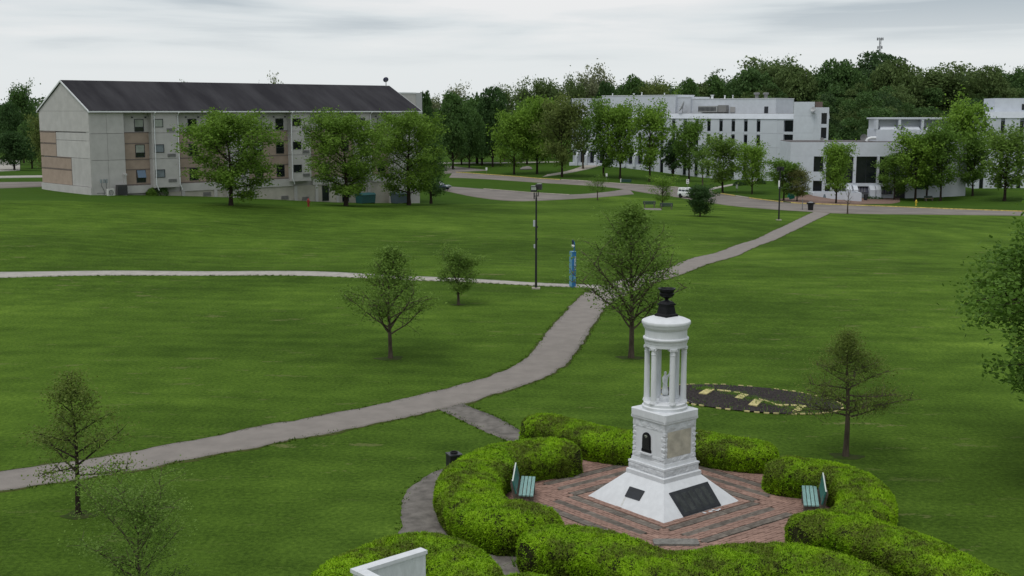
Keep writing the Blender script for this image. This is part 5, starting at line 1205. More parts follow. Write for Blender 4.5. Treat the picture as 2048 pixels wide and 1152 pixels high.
def hedge(px, w, h, seed, label, dens=1500):
    P = smooth(np.array([at(x, y, .45)[:2] for x, y in px]), 3); P = resample(P, .12); n = len(P); L = .12 * (n - 1)
    T_ = np.gradient(P, axis=0); T_ /= np.linalg.norm(T_, axis=1)[:, None]; Nn = np.c_[-T_[:, 1], T_[:, 0]]
    s = np.arange(n) * .12; endd = np.minimum(s, L - s); capf = np.clip(1 - (1 - np.clip(endd / (w * .95), 0, 1)) ** 2.4, 0, 1) ** (1 / 2.0); capf = np.maximum(capf, .04)
    K = 30; V = np.zeros((n, K, 3))
    for j in range(K):
        a_ = math.pi * j / (K - 1); c_ = math.cos(a_); s_ = math.sin(a_)
        u = math.copysign(abs(c_) ** .74, c_); v = s_ ** .76
        und = 1 - .36 * (1 - v) ** 1.2        # clipped slightly inwards at the foot
        lump = 1 + .07 * (vnoise(np.c_[P * .9, np.full(n, seed + j * .08)]) - .5)
        V[:, j, :2] = P + Nn * (u * w * und * capf * lump)[:, None]; V[:, j, 2] = v * h * capf ** .42 * (1 + .16 * (vnoise(np.c_[P * .8, np.full(n, seed + 9.)]) - .5)) - .02
    Q = V.reshape(-1, 3); idx = np.arange(n * K).reshape(n, K); Fc = np.stack([idx[:-1, :-1], idx[:-1, 1:], idx[1:, 1:], idx[1:, :-1]], -1).reshape(-1, 4)
    c_ = Q[Fc].mean(1); e1 = Q[Fc[:, 1]] - Q[Fc[:, 0]]; e2 = Q[Fc[:, 3]] - Q[Fc[:, 0]]; nr = np.cross(e1, e2); ar = np.linalg.norm(nr, axis=1) + 1e-9; nr /= ar[:, None]
    inw = np.clip(w - endd, 0, w) * np.where(s < L / 2, 1, -1); Pc = P + T_ * inw[:, None]; ctr = np.c_[np.repeat((Pc[:-1] + Pc[1:]) / 2, K - 1, 0), np.full(len(Fc), .3)]; fl = ((c_ - ctr) * nr).sum(1) < 0; nr[fl] *= -1
    ends = [tuple(idx[0]), tuple(idx[-1][::-1])]
    base = thing('hedge', label, 'hedge', (P[n // 2][0], P[n // 2][1], 0), 0, 'clipped yew hedges around the plaza'); off_ = np.array([P[n // 2][0], P[n // 2][1], 0])
    me = nmesh('twigs', (Q + 0) * 1 - off_, [tuple(f) for f in Fc] + ends, HCORE, True); 
    o = put('twigs', me, base)
    rg_ = np.random.default_rng(seed); N_ = int(ar.sum() * dens * 1.75); i = rg_.choice(len(Fc), N_, p=ar / ar.sum()); u = rg_.random((N_, 2))
    B_ = Q[Fc[i, 0]] + (Q[Fc[i, 1]] - Q[Fc[i, 0]]) * u[:, :1] + (Q[Fc[i, 3]] - Q[Fc[i, 0]]) * u[:, 1:]
    nn = nr[i]; tuft = vnoise(B_ + 3, 6.5) + .5 * vnoise(B_, 15) ; 
    B_ = B_ + nn * ((tuft - .75) * .038 + .008)[:, None]
    d = nn * .75 + rg_.normal(size=(N_, 3)) * .5 + np.array([0, 0, .25]); d /= np.linalg.norm(d, axis=1)[:, None]
    m_ = nn + rg_.normal(size=(N_, 3)) * .36; m_[:, 2] -= .55 * (1 - np.clip(nn[:, 2], 0, 1)) ** 1.5; m_ /= np.linalg.norm(m_, axis=1)[:, None]
    flat = (rg_.random(N_) < .72)[:, None]; d2 = np.cross(m_, rg_.normal(size=(N_, 3))); d2 /= np.linalg.norm(d2, axis=1)[:, None]; d2 = d2 + nn * .25
    sd = np.where(flat, np.cross(d2, m_), np.cross(d, rg_.normal(size=(N_, 3)))); d = np.where(flat, d2, d); sd /= np.linalg.norm(sd, axis=1)[:, None]
    ln = (.03 + .035 * rg_.random(N_) + .02 * (tuft > .95))[:, None]; wd = (.011 + .013 * rg_.random(N_))[:, None]
    VV = np.stack([B_ - sd * wd - d * .01, B_ + sd * wd - d * .01, B_ + d * ln], 1).reshape(-1, 3) - off_
    o = put('foliage', nmesh('foliage', VV, np.arange(3 * N_).reshape(-1, 3), HFOL), base)
    return N_
tot = 0
tot += hedge([(1040,864),(1085,862),(1140,872),(1200,890),(1262,897),(1300,899)], 1.0, .98, 1, 'low hedge at the back of the circle, left of the monument', 1500)
tot += hedge([(1360,884),(1400,894),(1450,905),(1510,912),(1558,911)], .92, .95, 2, 'pointed hedge at the back of the circle, right of the monument', 1500)
tot += hedge([(1525,951),(1580,955),(1650,962),(1700,980),(1730,1006),(1736,1034),(1712,1056),(1688,1064)], .95, 1.02, 3, 'curved hedge wrapping behind the right hand bench', 1500)
tot += hedge([(1588,1080),(1645,1068),(1715,1080),(1785,1106),(1865,1142),(1955,1192),(2015,1230)], 1.05, 1.05, 4, 'long thick hedge running to the bottom right corner', 1600)
tot += hedge([(1046,1118),(1090,1108),(1150,1110),(1230,1138),(1330,1163),(1430,1163),(1520,1150),(1600,1150),(1680,1172),(1780,1217)], 1.08, 1.08, 5, 'long front hedge along the bottom edge before the monument', 1600)
tot += hedge([(1162,922),(1110,917),(1045,924),(982,942),(942,968),(932,1002),(955,1036),(995,1058),(1048,1058),(1108,1042)], 1.16, 1.08, 6, 'thick C shaped hedge wrapping behind the left hand bench', 1600)
tot += hedge([(640,1215),(700,1180),(765,1142),(830,1124),(885,1134),(928,1158),(958,1200)], 1.02, 1.05, 7, 'hedge behind the low white wall at the bottom left', 1600)
tot += hedge([(985,1240),(1030,1212),(1070,1206),(1120,1224)], .9, 1.0, 8, 'hedge tip just showing at the bottom edge, below the gap in the hedges', 1500)
print('hedge blades', tot)
# weeds in the gap
b = MB(); r2 = random.Random(3)
for k in range(60):
    a_ = r2.uniform(0, 6.28); d_ = r2.uniform(.1, .3); x, y = r2.gauss(0, .12), r2.gauss(0, .1); b.add([(x - .012, y, 0), (x + .012, y, 0), (x + d_ * math.cos(a_), y + d_ * math.sin(a_), r2.uniform(.12, .35))], [(0, 1, 2)])
t = thing('weed', 'clump of tall grass blades in the gap between the hedges', 'weed', at(1042, 1133, 0) + np.array([0, 0, .03])); b.obj('blades', FOL['mid'], t)

# ------------------------------------------------------------------ benches
def bench(name, p, yaw, label, L=1.78, group=None, teal=TEAL, back=TEALD, small=False):
    t = thing(name, label, 'bench', p, yaw, group)
    if teal is TEAL: nb = 4
    for k in range(4):
        y0 = -.20 + k * .105; MB().box(-L / 2, L / 2, y0, y0 + .085, .43 + .004 * k, .465 + .004 * k, .008).obj('seat_slat', teal, t)
    for k in range(2):
        b = MB(); z0 = .50 + k * .19; y0 = .26 + k * .045
        b.add([(-L / 2, y0, z0), (L / 2, y0, z0), (L / 2, y0 + .035, z0), (-L / 2, y0 + .035, z0), (-L / 2, y0 + .045, z0 + .175), (L / 2, y0 + .045, z0 + .175), (L / 2, y0 + .08, z0 + .175), (-L / 2, y0 + .08, z0 + .175)], [(0, 3, 2, 1), (4, 5, 6, 7), (0, 1, 5, 4), (1, 2, 6, 5), (2, 3, 7, 6), (3, 0, 4, 7)])
        o = b.obj('back_slat', back, t)
        if k == 1: MB().box(-L / 2, L / 2, y0 + .045, y0 + .08, z0 + .176, z0 + .184).obj('pale_top_edge', mat('pale_edge', (.5, .55, .5), .7, .2), t)  # thin pale strip along the top of the backrest
    for x in (-L / 2 + .22, L / 2 - .22):
        b = MB(); prof = [(-.2, 0), (-.1, 0), (-.06, .3), (.12, .3), (.18, 0), (.34, 0), (.36, .35), (.44, .74), (.42, .83), (.36, .84), (.33, .78), (.25, .48), (.24, .42), (-.2, .42)]
        n_ = len(prof); b.add([(x - .05, y, z) for y, z in prof] + [(x + .05, y, z) for y, z in prof], [tuple(range(n_)), tuple(range(n_, 2 * n_))[::-1]] + [(i, (i + 1) % n_, n_ + (i + 1) % n_, n_ + i) for i in range(n_)])
        b.obj('concrete_end', PEBBLE, t)
    return t
bench('bench', (.43, 33.48, .05), rad(87), 'green slatted bench at the left side of the brick circle')
bench('bench', (8.22, 32.60, .05), rad(-101.5), 'green slatted bench at the right side of the brick circle')
pe = at(1398, 900, .5); bench('bench', (pe[0] - .86, pe[1] + .1, .05), rad(2), 'green bench almost hidden behind the monument shaft')
GREYP = mat('pad_grey', (.19, .175, .165), .9, .1, noise=.2)
DKG = mat('dark_green_slat', (.012, .03, .022), .6, .3)
p1 = gnd(1299, 416); p2 = gnd(1333, 419)
t = thing('bench_pad', 'grey slab in front of the left lawn bench beyond the path', 'slab', gnd(1303, 419), rad(-4)); MB().box(-1.3, 1.3, -1.8, 1.5, -.2, .07).obj('slab', GREYP, t)
bench('park_bench', p1 + [0, 0, .07], rad(0), 'left of two dark benches under the small bright green tree', 1.8, None, DKG, DKG)
bench('park_bench', p2, rad(-3), 'right of two dark benches under the small bright green tree', 1.8, None, DKG, DKG)
bench('park_bench', gnd(1858, 402), rad(10), 'low bench at the foot of the grassy mound by the trees', 1.6, None, mat('old_wood', (.25, .2, .1), .8, .2), DKG)

# square black bin by the hedge
p = at(908, 906, .88); p = np.array([p[0], p[1], 0]); t = thing('litter_bin', 'square black litter bin with round collar behind the left hedge', 'litter bin', p, rad(24))
MB().box(-.19, .19, -.19, .19, .02, .83, .012).obj('body', BLACKP, t); MB().box(-.205, .205, -.205, .205, .83, .87, .012).obj('lid', mat('bin_lid', (.028, .028, .034), .4, .4), t)
MB().lathe([(.11, .87), (.115, .925), (.10, .93), (.085, .92), (.085, .83)], 24, cap=False).obj('collar', BLACKP, t, smooth=True)
b = MB(); b.box(.191, .20, -.04, .0, .60, .66); b.obj('latch', GREYM, t)

# L-shaped white wall, bottom left
w0, w1, w2 = at(706, 1137, 1.8), at(841, 1096, 1.8), at(760, 1165, 1.8)
dx, dy = (w1 - w0)[:2]; L1 = math.hypot(dx, dy); t = thing('low_wall', 'white painted wall corner with sloped coping at the bottom left edge', 'wall', (w0[0], w0[1], 0), math.atan2(dy, dx))
ang = math.atan2(*(w2 - w0)[:2][::-1]) - math.atan2(dy, dx); c_, s_ = math.cos(ang), math.sin(ang); L2 = 5
PW = mat('stained_white_paint', (.66, .69, .71), .7, .3, col2=(.55, .58, .59), nscale=3, stretch=(3, 3, .7), bump=.2)
def arm(x0, y0, ux, uy, L_, th, z0, z1, extra=0):
    nx_, ny_ = -uy, ux; return [(x0 + ux * a_ + nx_ * n_, y0 + uy * a_ + ny_ * n_) for a_, n_ in ((-extra, 0), (L_ + extra, 0), (L_ + extra, th), (-extra, th))], z0, z1
MB().prism([(0, -.17), (L1, -.17), (L1, 0), (0, 0)], -.1, 1.72).obj('wall_panel', PW, t)
pl, *_ = arm(0, 0, c_, s_, L2, .17, 0, 0); MB().prism([(x, y) for x, y in [(0 + c_ * .3, 0 + s_ * .3), pl[1], pl[2], (pl[3][0] + c_ * .3, pl[3][1] + s_ * .3)]], -.1, 1.715).obj('wall_panel', PW, t)
MB().prism([(-.05, -.2), (L1 + .03, -.2), (L1 + .03, .03), (-.05, .03)], 1.72, 1.80).obj('coping', WHITE, t)
MB().prism([(c_ * .03 - s_ * -.03, s_ * .03 + c_ * -.03), (c_ * L2 - s_ * -.03, s_ * L2 + c_ * -.03), (c_ * L2 - s_ * .2, s_ * L2 + c_ * .2), (-s_ * .2, c_ * .2)], 1.716, 1.796).obj('coping', WHITE, t)
q = at(1930, 1150, 1.8); t = thing('low_wall', 'tip of a white wall just entering the bottom right corner', 'wall', (q[0], q[1] - .1, 0), rad(-35)); MB().box(0, 1.6, -.2, 0, -.1, 1.72).obj('wall_panel', PW, t); MB().box(-.03, 1.63, -.22, .02, 1.72, 1.8).obj('coping', WHITE, t)

# ------------------------------------------------------------------ oval flower bed with painted bricks
BC = np.array([9.12, 46.15]); BA, BB, BT = 3.55, 2.05, rad(-27)
bed = thing('flower_bed', 'oval dark mulch bed edged with yellow bricks right of the monument', 'flower bed', (BC[0], BC[1], 0), BT)
V = []; n = 64
for r_ in np.linspace(0, 1, 14):
    for k in range(n): V.append((BA * r_ * math.cos(k * 6.2832 / n), BB * r_ * math.sin(k * 6.2832 / n), 0))
V = np.array(V); rr_ = np.hypot(V[:, 0] / BA, V[:, 1] / BB); V[:, 2] = .02 + .05 * (1 - rr_ ** 2) + .035 * vnoise(V + 4, 5)
i = np.arange(14 * n).reshape(14, n); Fc = np.stack([i[:-1], np.roll(i[:-1], -1, 1), np.roll(i[1:], -1, 1), i[1:]], -1).reshape(-1, 4); put('mulch', nmesh('mulch', V, Fc, MULCH, True), bed)
eb = MB().box(-.10, .10, -.036, .036, 0, .045, .01); ebm = nmesh('edging_brick', eb.v, eb.f, YPAINT); r2 = random.Random(12)
nb_ = 62
for k in range(nb_):
    if r2.random() < .24: continue
    a_ = k * 2 * math.pi / nb_; x, y = (BA + .03) * math.cos(a_), (BB + .03) * math.sin(a_)
    put('edging_brick', ebm, bed, (x, y, r2.uniform(.0, .02)), math.atan2(BB * math.cos(a_), -BA * math.sin(a_)) + r2.uniform(-.06, .06))
zb = lambda x, y: at(1360 + x / 6.827, 750 + y / 6.827, .09)
def bedloc(p_): q_ = np.asarray(p_)[:2] - BC; return (q_[0] * math.cos(BT) + q_[1] * math.sin(BT), -q_[0] * math.sin(BT) + q_[1] * math.cos(BT))
def pave(poly, nu, nv, name='letter_brick'):
    P = [np.array(bedloc(zb(*q_))) for q_ in poly]
    for a_ in range(nu):
        for c_ in range(nv):
            f_ = lambda u, v: (P[0] * (1 - u) + P[1] * u) * (1 - v) + (P[3] * (1 - u) + P[2] * u) * v
            g_ = .03; u0, u1, v0, v1 = (a_ + g_) / nu, (a_ + 1 - g_) / nu, (c_ + g_) / nv, (c_ + 1 - g_) / nv
            MB().prism([tuple(f_(u0, v0)), tuple(f_(u1, v0)), tuple(f_(u1, v1)), tuple(f_(u0, v1))], .03, .095 + r2.uniform(0, .015)).obj(name, YPAINT, bed)
pave([(252, 250), (368, 258), (480, 195), (350, 188)], 2, 3); pave([(745, 310), (850, 327), (940, 270), (835, 245)], 2, 3)
pave([(930, 405), (1050, 425), (1130, 350), (1020, 325)], 2, 3); pave([(1535, 490), (1635, 500), (1705, 430), (1610, 428)], 2, 3)
for ln in ([(505, 200), (605, 212), (700, 222)], [(730, 234), (830, 242)], [(1075, 325), (1150, 345), (1240, 375), (1290, 393), (1340, 408), (1410, 412), (1490, 410)], [(1510, 410), (1600, 413), (1740, 428)]):
    for (xa, ya), (xb, yb_) in zip(ln, ln[1:]): pave([(xa, ya + 8), (xb - 4, yb_ + 8), (xb - 4, yb_ - 8), (xa, ya - 8)], 1, 1)
b = MB(); r2 = random.Random(31)
for k in range(2600):
    u = r2.random() * 6.283; rr1 = (r2.random() ** .35) * 1.03; c0 = r2.choice([(0, 0, 1), (-1.9, .6, .25), (-.6, .3, .3), (1.0, -.6, .3), (2.3, -1.0, .35), (.1, -.2, .3)]) 
    x, y = (BA * rr1 * math.cos(u), BB * rr1 * math.sin(u)) if c0[2] == 1 else (c0[0] + r2.gauss(0, c0[2]), c0[1] + r2.gauss(0, c0[2] * .6))
    h_ = r2.uniform(.04, .14); a_ = r2.uniform(0, 6.28); b.add([(x - .015, y, .03), (x + .015, y, .03), (x + .05 * math.cos(a_), y + .05 * math.sin(a_), .04 + h_)], [(0, 1, 2)])
o = b.obj('weeds', FOL['mid'], bed); o['kind'] = 'stuff'

# ------------------------------------------------------------------ blue emergency post
p = gnd(1145.5, 574); s = ppm(p); t = thing('emergency_post', 'tall blue emergency phone tower beside the path junction', 'emergency phone', p, rad(32))
Hb = 71 / s; MB().box(-.15, .15, -.15, .15, 0, Hb, .02).obj('body', BLUE, t); MB().box(-.165, .165, -.165, .165, Hb, Hb + .03, .01).obj('top_cap', BLUEL, t)
MB().box(-.185, -.152, -.13, .13, .05, Hb - .02).obj('lit_side_panel', BLUEL, t)  # paler blue sheet paints in the light on the left side
b = MB(); b.tube([(.12, .05, Hb), (.14, .05, Hb + .35), (.13, .05, Hb + .55), (.02, .05, Hb + .68), (-.02, .05, Hb + .66)], .045, 8); b.obj('camera_arm', BLUE, t)
MB().lathe([(.05, Hb + .42), (.05, Hb + .60), (.07, Hb + .62), (.07, Hb + .72), (.03, Hb + .76)], 14, -.02, .0).obj('camera_mount', mat('navy_mount', (.01, .025, .06), .4, .5), t)
MB().lathe([(.05, Hb + .28), (.095, Hb + .32), (.11, Hb + .37), (.10, Hb + .42), (.05, Hb + .44)], 18, -.02, .0).obj('lamp_globe', mat('white_globe', (.8, .8, .78), .3, .5), t, smooth=True)
MB().box(-.06, .10, -.18, -.152, .35, .72, .01).obj('call_panel', BLUEL, t); MB().lathe([(.035, 0), (.035, .02)], 12).obj('call_button', mat('button_navy', (.01, .03, .1), .4), t, loc=(.02, -.19, .36))
def lettering(txt, size, parent, loc, rot, m, name='lettering', depth=.004):
    cu = bpy.data.curves.new(name, 'FONT'); cu.body = txt; cu.size = size; cu.extrude = depth; cu.align_x = 'CENTER'; cu.align_y = 'CENTER'; tmp = bpy.data.objects.new('tmp', cu); link(tmp); bpy.context.view_layer.update()
    me = bpy.data.meshes.new_from_object(tmp.evaluated_get(bpy.context.evaluated_depsgraph_get())); bpy.data.objects.remove(tmp); me.name = name; me.materials.clear(); me.materials.append(m)
    o = put(name, me, parent, loc); o.rotation_euler = rot; return o
SIGNW = mat('sign_white', (.75, .76, .76), .6, .3)
lettering('EMERGENCY', .15, t, (.045, -.157, Hb * .68), (math.pi / 2, math.pi / 2, 0), SIGNW, depth=.005)

# ------------------------------------------------------------------ lamp posts
p = gnd(1072, 577.5); s = ppm(p); z_ = lambda y: (577.5 - y) / s / .98; t = thing('lamp_post', 'tall thin black pole with two floodlights above the middle lawn', 'lamp post', p, 0)
MB().lathe([(.085, 0), (.075, .2), (.05, z_(398))], 12).obj('pole', BLACKP, t); MB().box(-.26, .26, -.26, .26, 0, .08, .03).obj('base_plate', KERB, t)
b = MB(); b.tube([(-.13, 0, z_(402)), (-.13, 0, z_(389))], .035, 6).tube([(0, 0, z_(400)), (0, 0, z_(389))], .03, 6).tube([(.12, 0, z_(396)), (.12, 0, z_(386))], .03, 6); b.box(-.16, .15, -.03, .03, z_(396.5), z_(395)); b.obj('bracket', BLACKP, t)
def flood(x, y0, zc, m, yaw, parent):
    o = MB().box(-.19, .19, -.22, .18, -.18, .16, .03).obj('floodlight', m, parent, loc=(x, y0, zc), rz=yaw); MB().box(-.15, .15, -.235, -.222, -.07, .11).obj('lens', mat('lens_grey', (.30, .33, .30), .25, .6), o); MB().box(-.16, .1, -.18, .1, .162, .19).obj('visor', mat('visor_grey', (.32, .35, .32), .5, .4), o)
flood(-.15, -.1, z_(381.5), BLACKP, rad(-5), t); flood(.16, .1, z_(378), mat('housing_dark', (.03, .028, .032), .5, .4), rad(170), t)
MB().box(-.19, -.06, -.05, .08, z_(455), z_(443)).obj('control_box', mat('box_grey', (.40, .43, .45), .5, .3), t); MB().box(-.15, -.06, -.04, .06, z_(497.5), z_(490)).obj('control_box', MATS['box_grey'], t)
MB().box(.05, .11, -.03, .05, z_(458), z_(454)).box(.05, .1, -.03, .05, z_(482), z_(478)).obj('clamp', BLACKP, t)
p = gnd(1557.5, 440.5); s = ppm(p); H_ = (440.5 - 336) / s; t = thing('lamp_post', 'black lamp post with twin heads on the far lawn near the road', 'lamp post', p, 0)
MB().lathe([(.11, 0), (.10, .3), (.07, H_)], 10).obj('pole', BLACKP, t); MB().box(-.3, .3, -.3, .3, 0, .1, .03).obj('base_plate', KERB, t)
for x in (-.22, .24): MB().box(x - .19, x + .19, -.22, .22, H_ - .35, H_ + .1, .04).obj('lamp_head', BLACKP, t)
MB().box(-.2, -.05, -.2, -.02, H_ * .64, H_ * .76).obj('sensor_box', SIGNW, t)

# ------------------------------------------------------------------ white car
p = gnd(1379, 396); pa, pb_ = gnd(1330, 382), gnd(1400, 397); cy = rad(-52)
car = thing('parked_car', 'small boxy white car on the road behind the dark dense tree', 'car', p + [0, 0, .06], cy)
cw = mat('car_white', (.78, .80, .82), .25, .5, coat=.5); cg = mat('car_glass', (.03, .035, .06), .08, .7)
def loft(name, secs, m, smooth_=True, parent=car):
    """secs: list of (x, halfwidth, z0, z1, inset)"""
    b = MB(); V = []
    for (x, w_, z0, z1, i_) in secs: V += [(x, -w_ + .04, z0), (x, w_ - .04, z0), (x, w_, z0 + .12), (x, w_, z0 + (z1 - z0) * .7), (x, w_ - i_, z1), (x, -w_ + i_, z1), (x, -w_, z0 + (z1 - z0) * .7), (x, -w_, z0 + .12)]
    k = 8; Fc = [(a_ * k + i, a_ * k + (i + 1) % k, (a_ + 1) * k + (i + 1) % k, (a_ + 1) * k + i) for a_ in range(len(secs) - 1) for i in range(k)] + [tuple(range(k)), tuple((len(secs) - 1) * k + i for i in range(k))[::-1]]
    b.add(V, Fc); return b.obj(name, m, parent, smooth=smooth_)
body = loft('body', [(-2.08, .80, .42, .92, .10), (-1.98, .88, .32, 1.0, .06), (-1.2, .90, .30, 1.02, .05), (.4, .90, .30, 1.02, .05), (.9, .90, .30, 1.02, .06), (1.75, .88, .32, .98, .10), (2.0, .84, .36, .92, .12), (2.1, .76, .42, .80, .12)], cw)
loft('cabin', [(-2.0, .80, .96, 1.10, .04), (-1.86, .78, .96, 1.62, .10), (-1.5, .78, .96, 1.67, .10), (-.2, .78, .96, 1.68, .10), (.25, .78, .96, 1.62, .10), (.95, .80, .96, 1.04, .06)], cw)
for sg in (-1, 1):
    for (x0, x1, x2, x3) in ((-1.75, -1.15, -1.2, -1.68), (-1.05, -.35, -.4, -1.0), (-.25, .62, .22, -.22)):
        b = MB(); ys = [.795, .795, .745, .745]; zs = [1.08, 1.08, 1.55, 1.55]; P = [(x0, sg * (ys[0] + .01), zs[0]), (x1, sg * (ys[0] + .01), zs[0]), (x2, sg * (ys[2] + .012), zs[2]), (x3, sg * (ys[2] + .012), zs[2])]
        b.add(P + [(x, y - sg * .03, z) for x, y, z in P], [(0, 1, 2, 3), (7, 6, 5, 4), (0, 4, 5, 1), (1, 5, 6, 2), (2, 6, 7, 3), (3, 7, 4, 0)]); b.obj('side_window', cg, car)
    MB().box(.62, .78, sg * 1.0 - .09, sg * 1.0 + .09, 1.05, 1.2, .03).obj('mirror', cw, car)
    MB().box(2.06, 2.13, sg * .58 - .12, sg * .58 + .12, .66, .82, .02).obj('headlight', mat('headlight', (.55, .57, .6), .1, .7), car); MB().box(-2.1, -2.04, sg * .7 - .09, sg * .7 + .09, .75, .98).obj('tail_light', mat('tail_red', (.3, .01, .01), .3, .5), car)
    for x in (-1.3, 1.32):
        b = MB(); b.lathe([(.22, -.11), (.33, -.11), (.345, -.08), (.345, .08), (.33, .11), (.22, .11)], 22); o = b.obj('wheel', BLACKP, car, loc=(x, sg * .82, .345), smooth=True); o.rotation_euler = (math.pi / 2, 0, 0)
        MB().lathe([(.22, -.10), (.21, -.05), (.05, -.09), (.05, .09), (.21, .05), (.22, .10)], 14).obj('rim', GREYM, o)
        b = MB(); b.lathe([(.36, -.105), (.43, -.105), (.43, .03), (.36, .03)], 18, cap=False); b.v = [(a_, c_, z) for a_, c_, z in b.v]; o = b.obj('wheel_arch', BLACKP, car, loc=(x, sg * .80, .345)); o.rotation_euler = (math.pi / 2, 0, 0)
b = MB(); P = [(.98, -.72, 1.05), (.98, .72, 1.05), (.36, .66, 1.58), (.36, -.66, 1.58)]; b.add(P + [(x - .05, y, z - .03) for x, y, z in P], [(0, 1, 2, 3), (7, 6, 5, 4), (0, 4, 5, 1), (1, 5, 6, 2), (2, 6, 7, 3), (3, 7, 4, 0)]); b.obj('windscreen', cg, car)
MB().box(2.08, 2.14, -.42, .42, .66, .82).obj('grille', BLACKP, car); MB().box(2.02, 2.14, -.72, .72, .40, .56, .02).obj('bumper', BLACKP, car); b = MB()
for sg in (-1, 1): b.tube([(-1.6, sg * .6, 1.70), (-1.5, sg * .6, 1.74), (0, sg * .6, 1.75), (.15, sg * .6, 1.70)], .02, 5)
b.obj('roof_rail', BLACKP, car); MB().box(2.14, 2.155, -.16, .16, .5, .6).obj('number_plate', SIGNW, car)
# dark blue car nose showing beyond the dense tree
p = gnd(878, 380); dk = thing('parked_car', 'dark blue car nose showing from behind the dense tree', 'car', p + [0, 0, .06], rad(-20)); cb_ = mat('car_blue', (.03, .05, .08), .25, .5, coat=.4)
loft('body', [(-2.1, .80, .42, .85, .10), (-1.9, .88, .30, .92, .06), (.4, .90, .30, .92, .05), (1.6, .88, .32, .86, .10), (2.1, .76, .42, .70, .12)], cb_, True, dk); loft('cabin', [(-1.9, .74, .86, .92, .04), (-1.2, .74, .86, 1.36, .10), (0, .74, .86, 1.40, .10), (.9, .78, .86, .92, .05)], cg, True, dk)
for sg in (-1, 1):
    for x in (-1.3, 1.32): o = MB().lathe([(.2, -.11), (.32, -.11), (.32, .11), (.2, .11)], 16).obj('wheel', BLACKP, dk, loc=(x, sg * .82, .32)); o.rotation_euler = (math.pi / 2, 0, 0)
    MB().box(2.02, 2.12, sg * .58 - .12, sg * .58 + .12, .58, .72, .02).obj('headlight', MATS['headlight'], dk)

# ------------------------------------------------------------------ signs, cans, boxes
def sign(px, base, top, w, h, label, marks=False):
    p = gnd(px, base); s = ppm(p); H_ = (base - top) / s; t = thing('road_sign', label, 'sign', p, rad(-3)); MB().box(-.03, .03, -.03, .03, 0, H_).obj('post', GREYM, t); o = MB().box(-w / 2, w / 2, -.05, -.032, H_ - h, H_ + .02, .004).obj('sign_board', SIGNW, t)
    if marks: lettering('P', .52, t, (0, -.055, H_ - h * .33), (math.pi / 2, 0, 0), mat('sign_ink', (.03, .03, .03), .6), depth=.004); MB().box(-w * .3, w * .3, -.056, -.051, H_ - h * .85, H_ - h * .7).obj('sign_bar', MATS['sign_ink'], t)
sign(973, 348, 335, .42, .65, 'small white sign by the drive fork left of the lime green tree'); sign(1213, 360, 347, .4, .62, 'small white sign on the grass right of the open crowned tree')
sign(1375, 378, 358.5, .52, .85, 'white parking sign with black letter behind the white car', True); sign(1473.5, 384, 369.5, .35, .65, 'narrow white sign at the kerb left of the round kerb tree')
p = gnd(1252, 364.5); t = thing('utility_box', 'dark green utility box with white end on the grass by the road', 'utility box', p, rad(-10)); MB().box(-1.0, 1.1, -.4, .4, 0, .62, .05).obj('casing', mat('box_green', (.02, .06, .045), .6, .3), t); MB().box(-1.16, -1.005, -.4, .4, 0, .72, .03).obj('end_panel', SIGNW, t)
for k, (px, py, lb) in enumerate(((1578, 399, 'left of two teal yard signs leaning by the kerb trees'), (1585, 401.5, 'right of two teal yard signs leaning by the kerb trees'))):
    p = gnd(px, py); t = thing('yard_sign', lb, 'sign', p, rad(15 - 30 * k)); tl = mat('teal_sign', (.03, .28, .20), .6, .3)
    b = MB(); b.tube([(-.2, 0, 0), (-.2, 0, .4)], .012, 4).tube([(.2, 0, 0), (.2, 0, .4)], .012, 4); b.obj('wire_leg', GREYM, t); o = MB().box(-.45, .45, -.015, .015, .32, 1.0, .01).obj('sign_board', tl, t); MB().box(-.3, .25, -.022, -.016, .5, .62).box(-.1, .38, -.022, -.016, .75, .86).obj('sign_band', SIGNW, t); o.rotation_euler = (rad(12), rad(10 - 22 * k), 0)
p = gnd(1621, 421); s = ppm(p); t = thing('litter_bin', 'black litter bin with flared rim at the road end of the path', 'litter bin', p, 0)
MB().lathe([(.32, 0), (.36, .1), (.40, .78), (.40, .82)], 20).obj('body', BLACKP, t, smooth=True); MB().lathe([(.40, .82), (.56, .92), (.58, 1.12), (.50, 1.14), (.42, .9)], 20, cap=False).obj('rim', BLACKP, t, smooth=True); MB().lathe([(.40, .88), (.40, 1.1), (.25, 1.22), (.08, 1.24)], 14).obj('liner_bag', mat('liner_grey', (.22, .23, .24), .6), t, smooth=True)
p = gnd(1604.5, 420.5); t = thing('post', 'short grey post beside the roadside litter bin', 'post', p); MB().lathe([(.07, 0), (.06, 1.6), (.03, 1.64)], 8).obj('post_shaft', GREYM, t)
p = gnd(1731, 401); t = thing('litter_bin', 'black litter bin at the right end of the white planter wall', 'litter bin', p); MB().lathe([(.32, 0), (.36, 1.0), (.3, 1.1)], 16).obj('body', BLACKP, t, smooth=True); MB().lathe([(.38, 1.0), (.38, 1.06), (.2, 1.16)], 16).obj('lid', BLACKP, t, smooth=True)
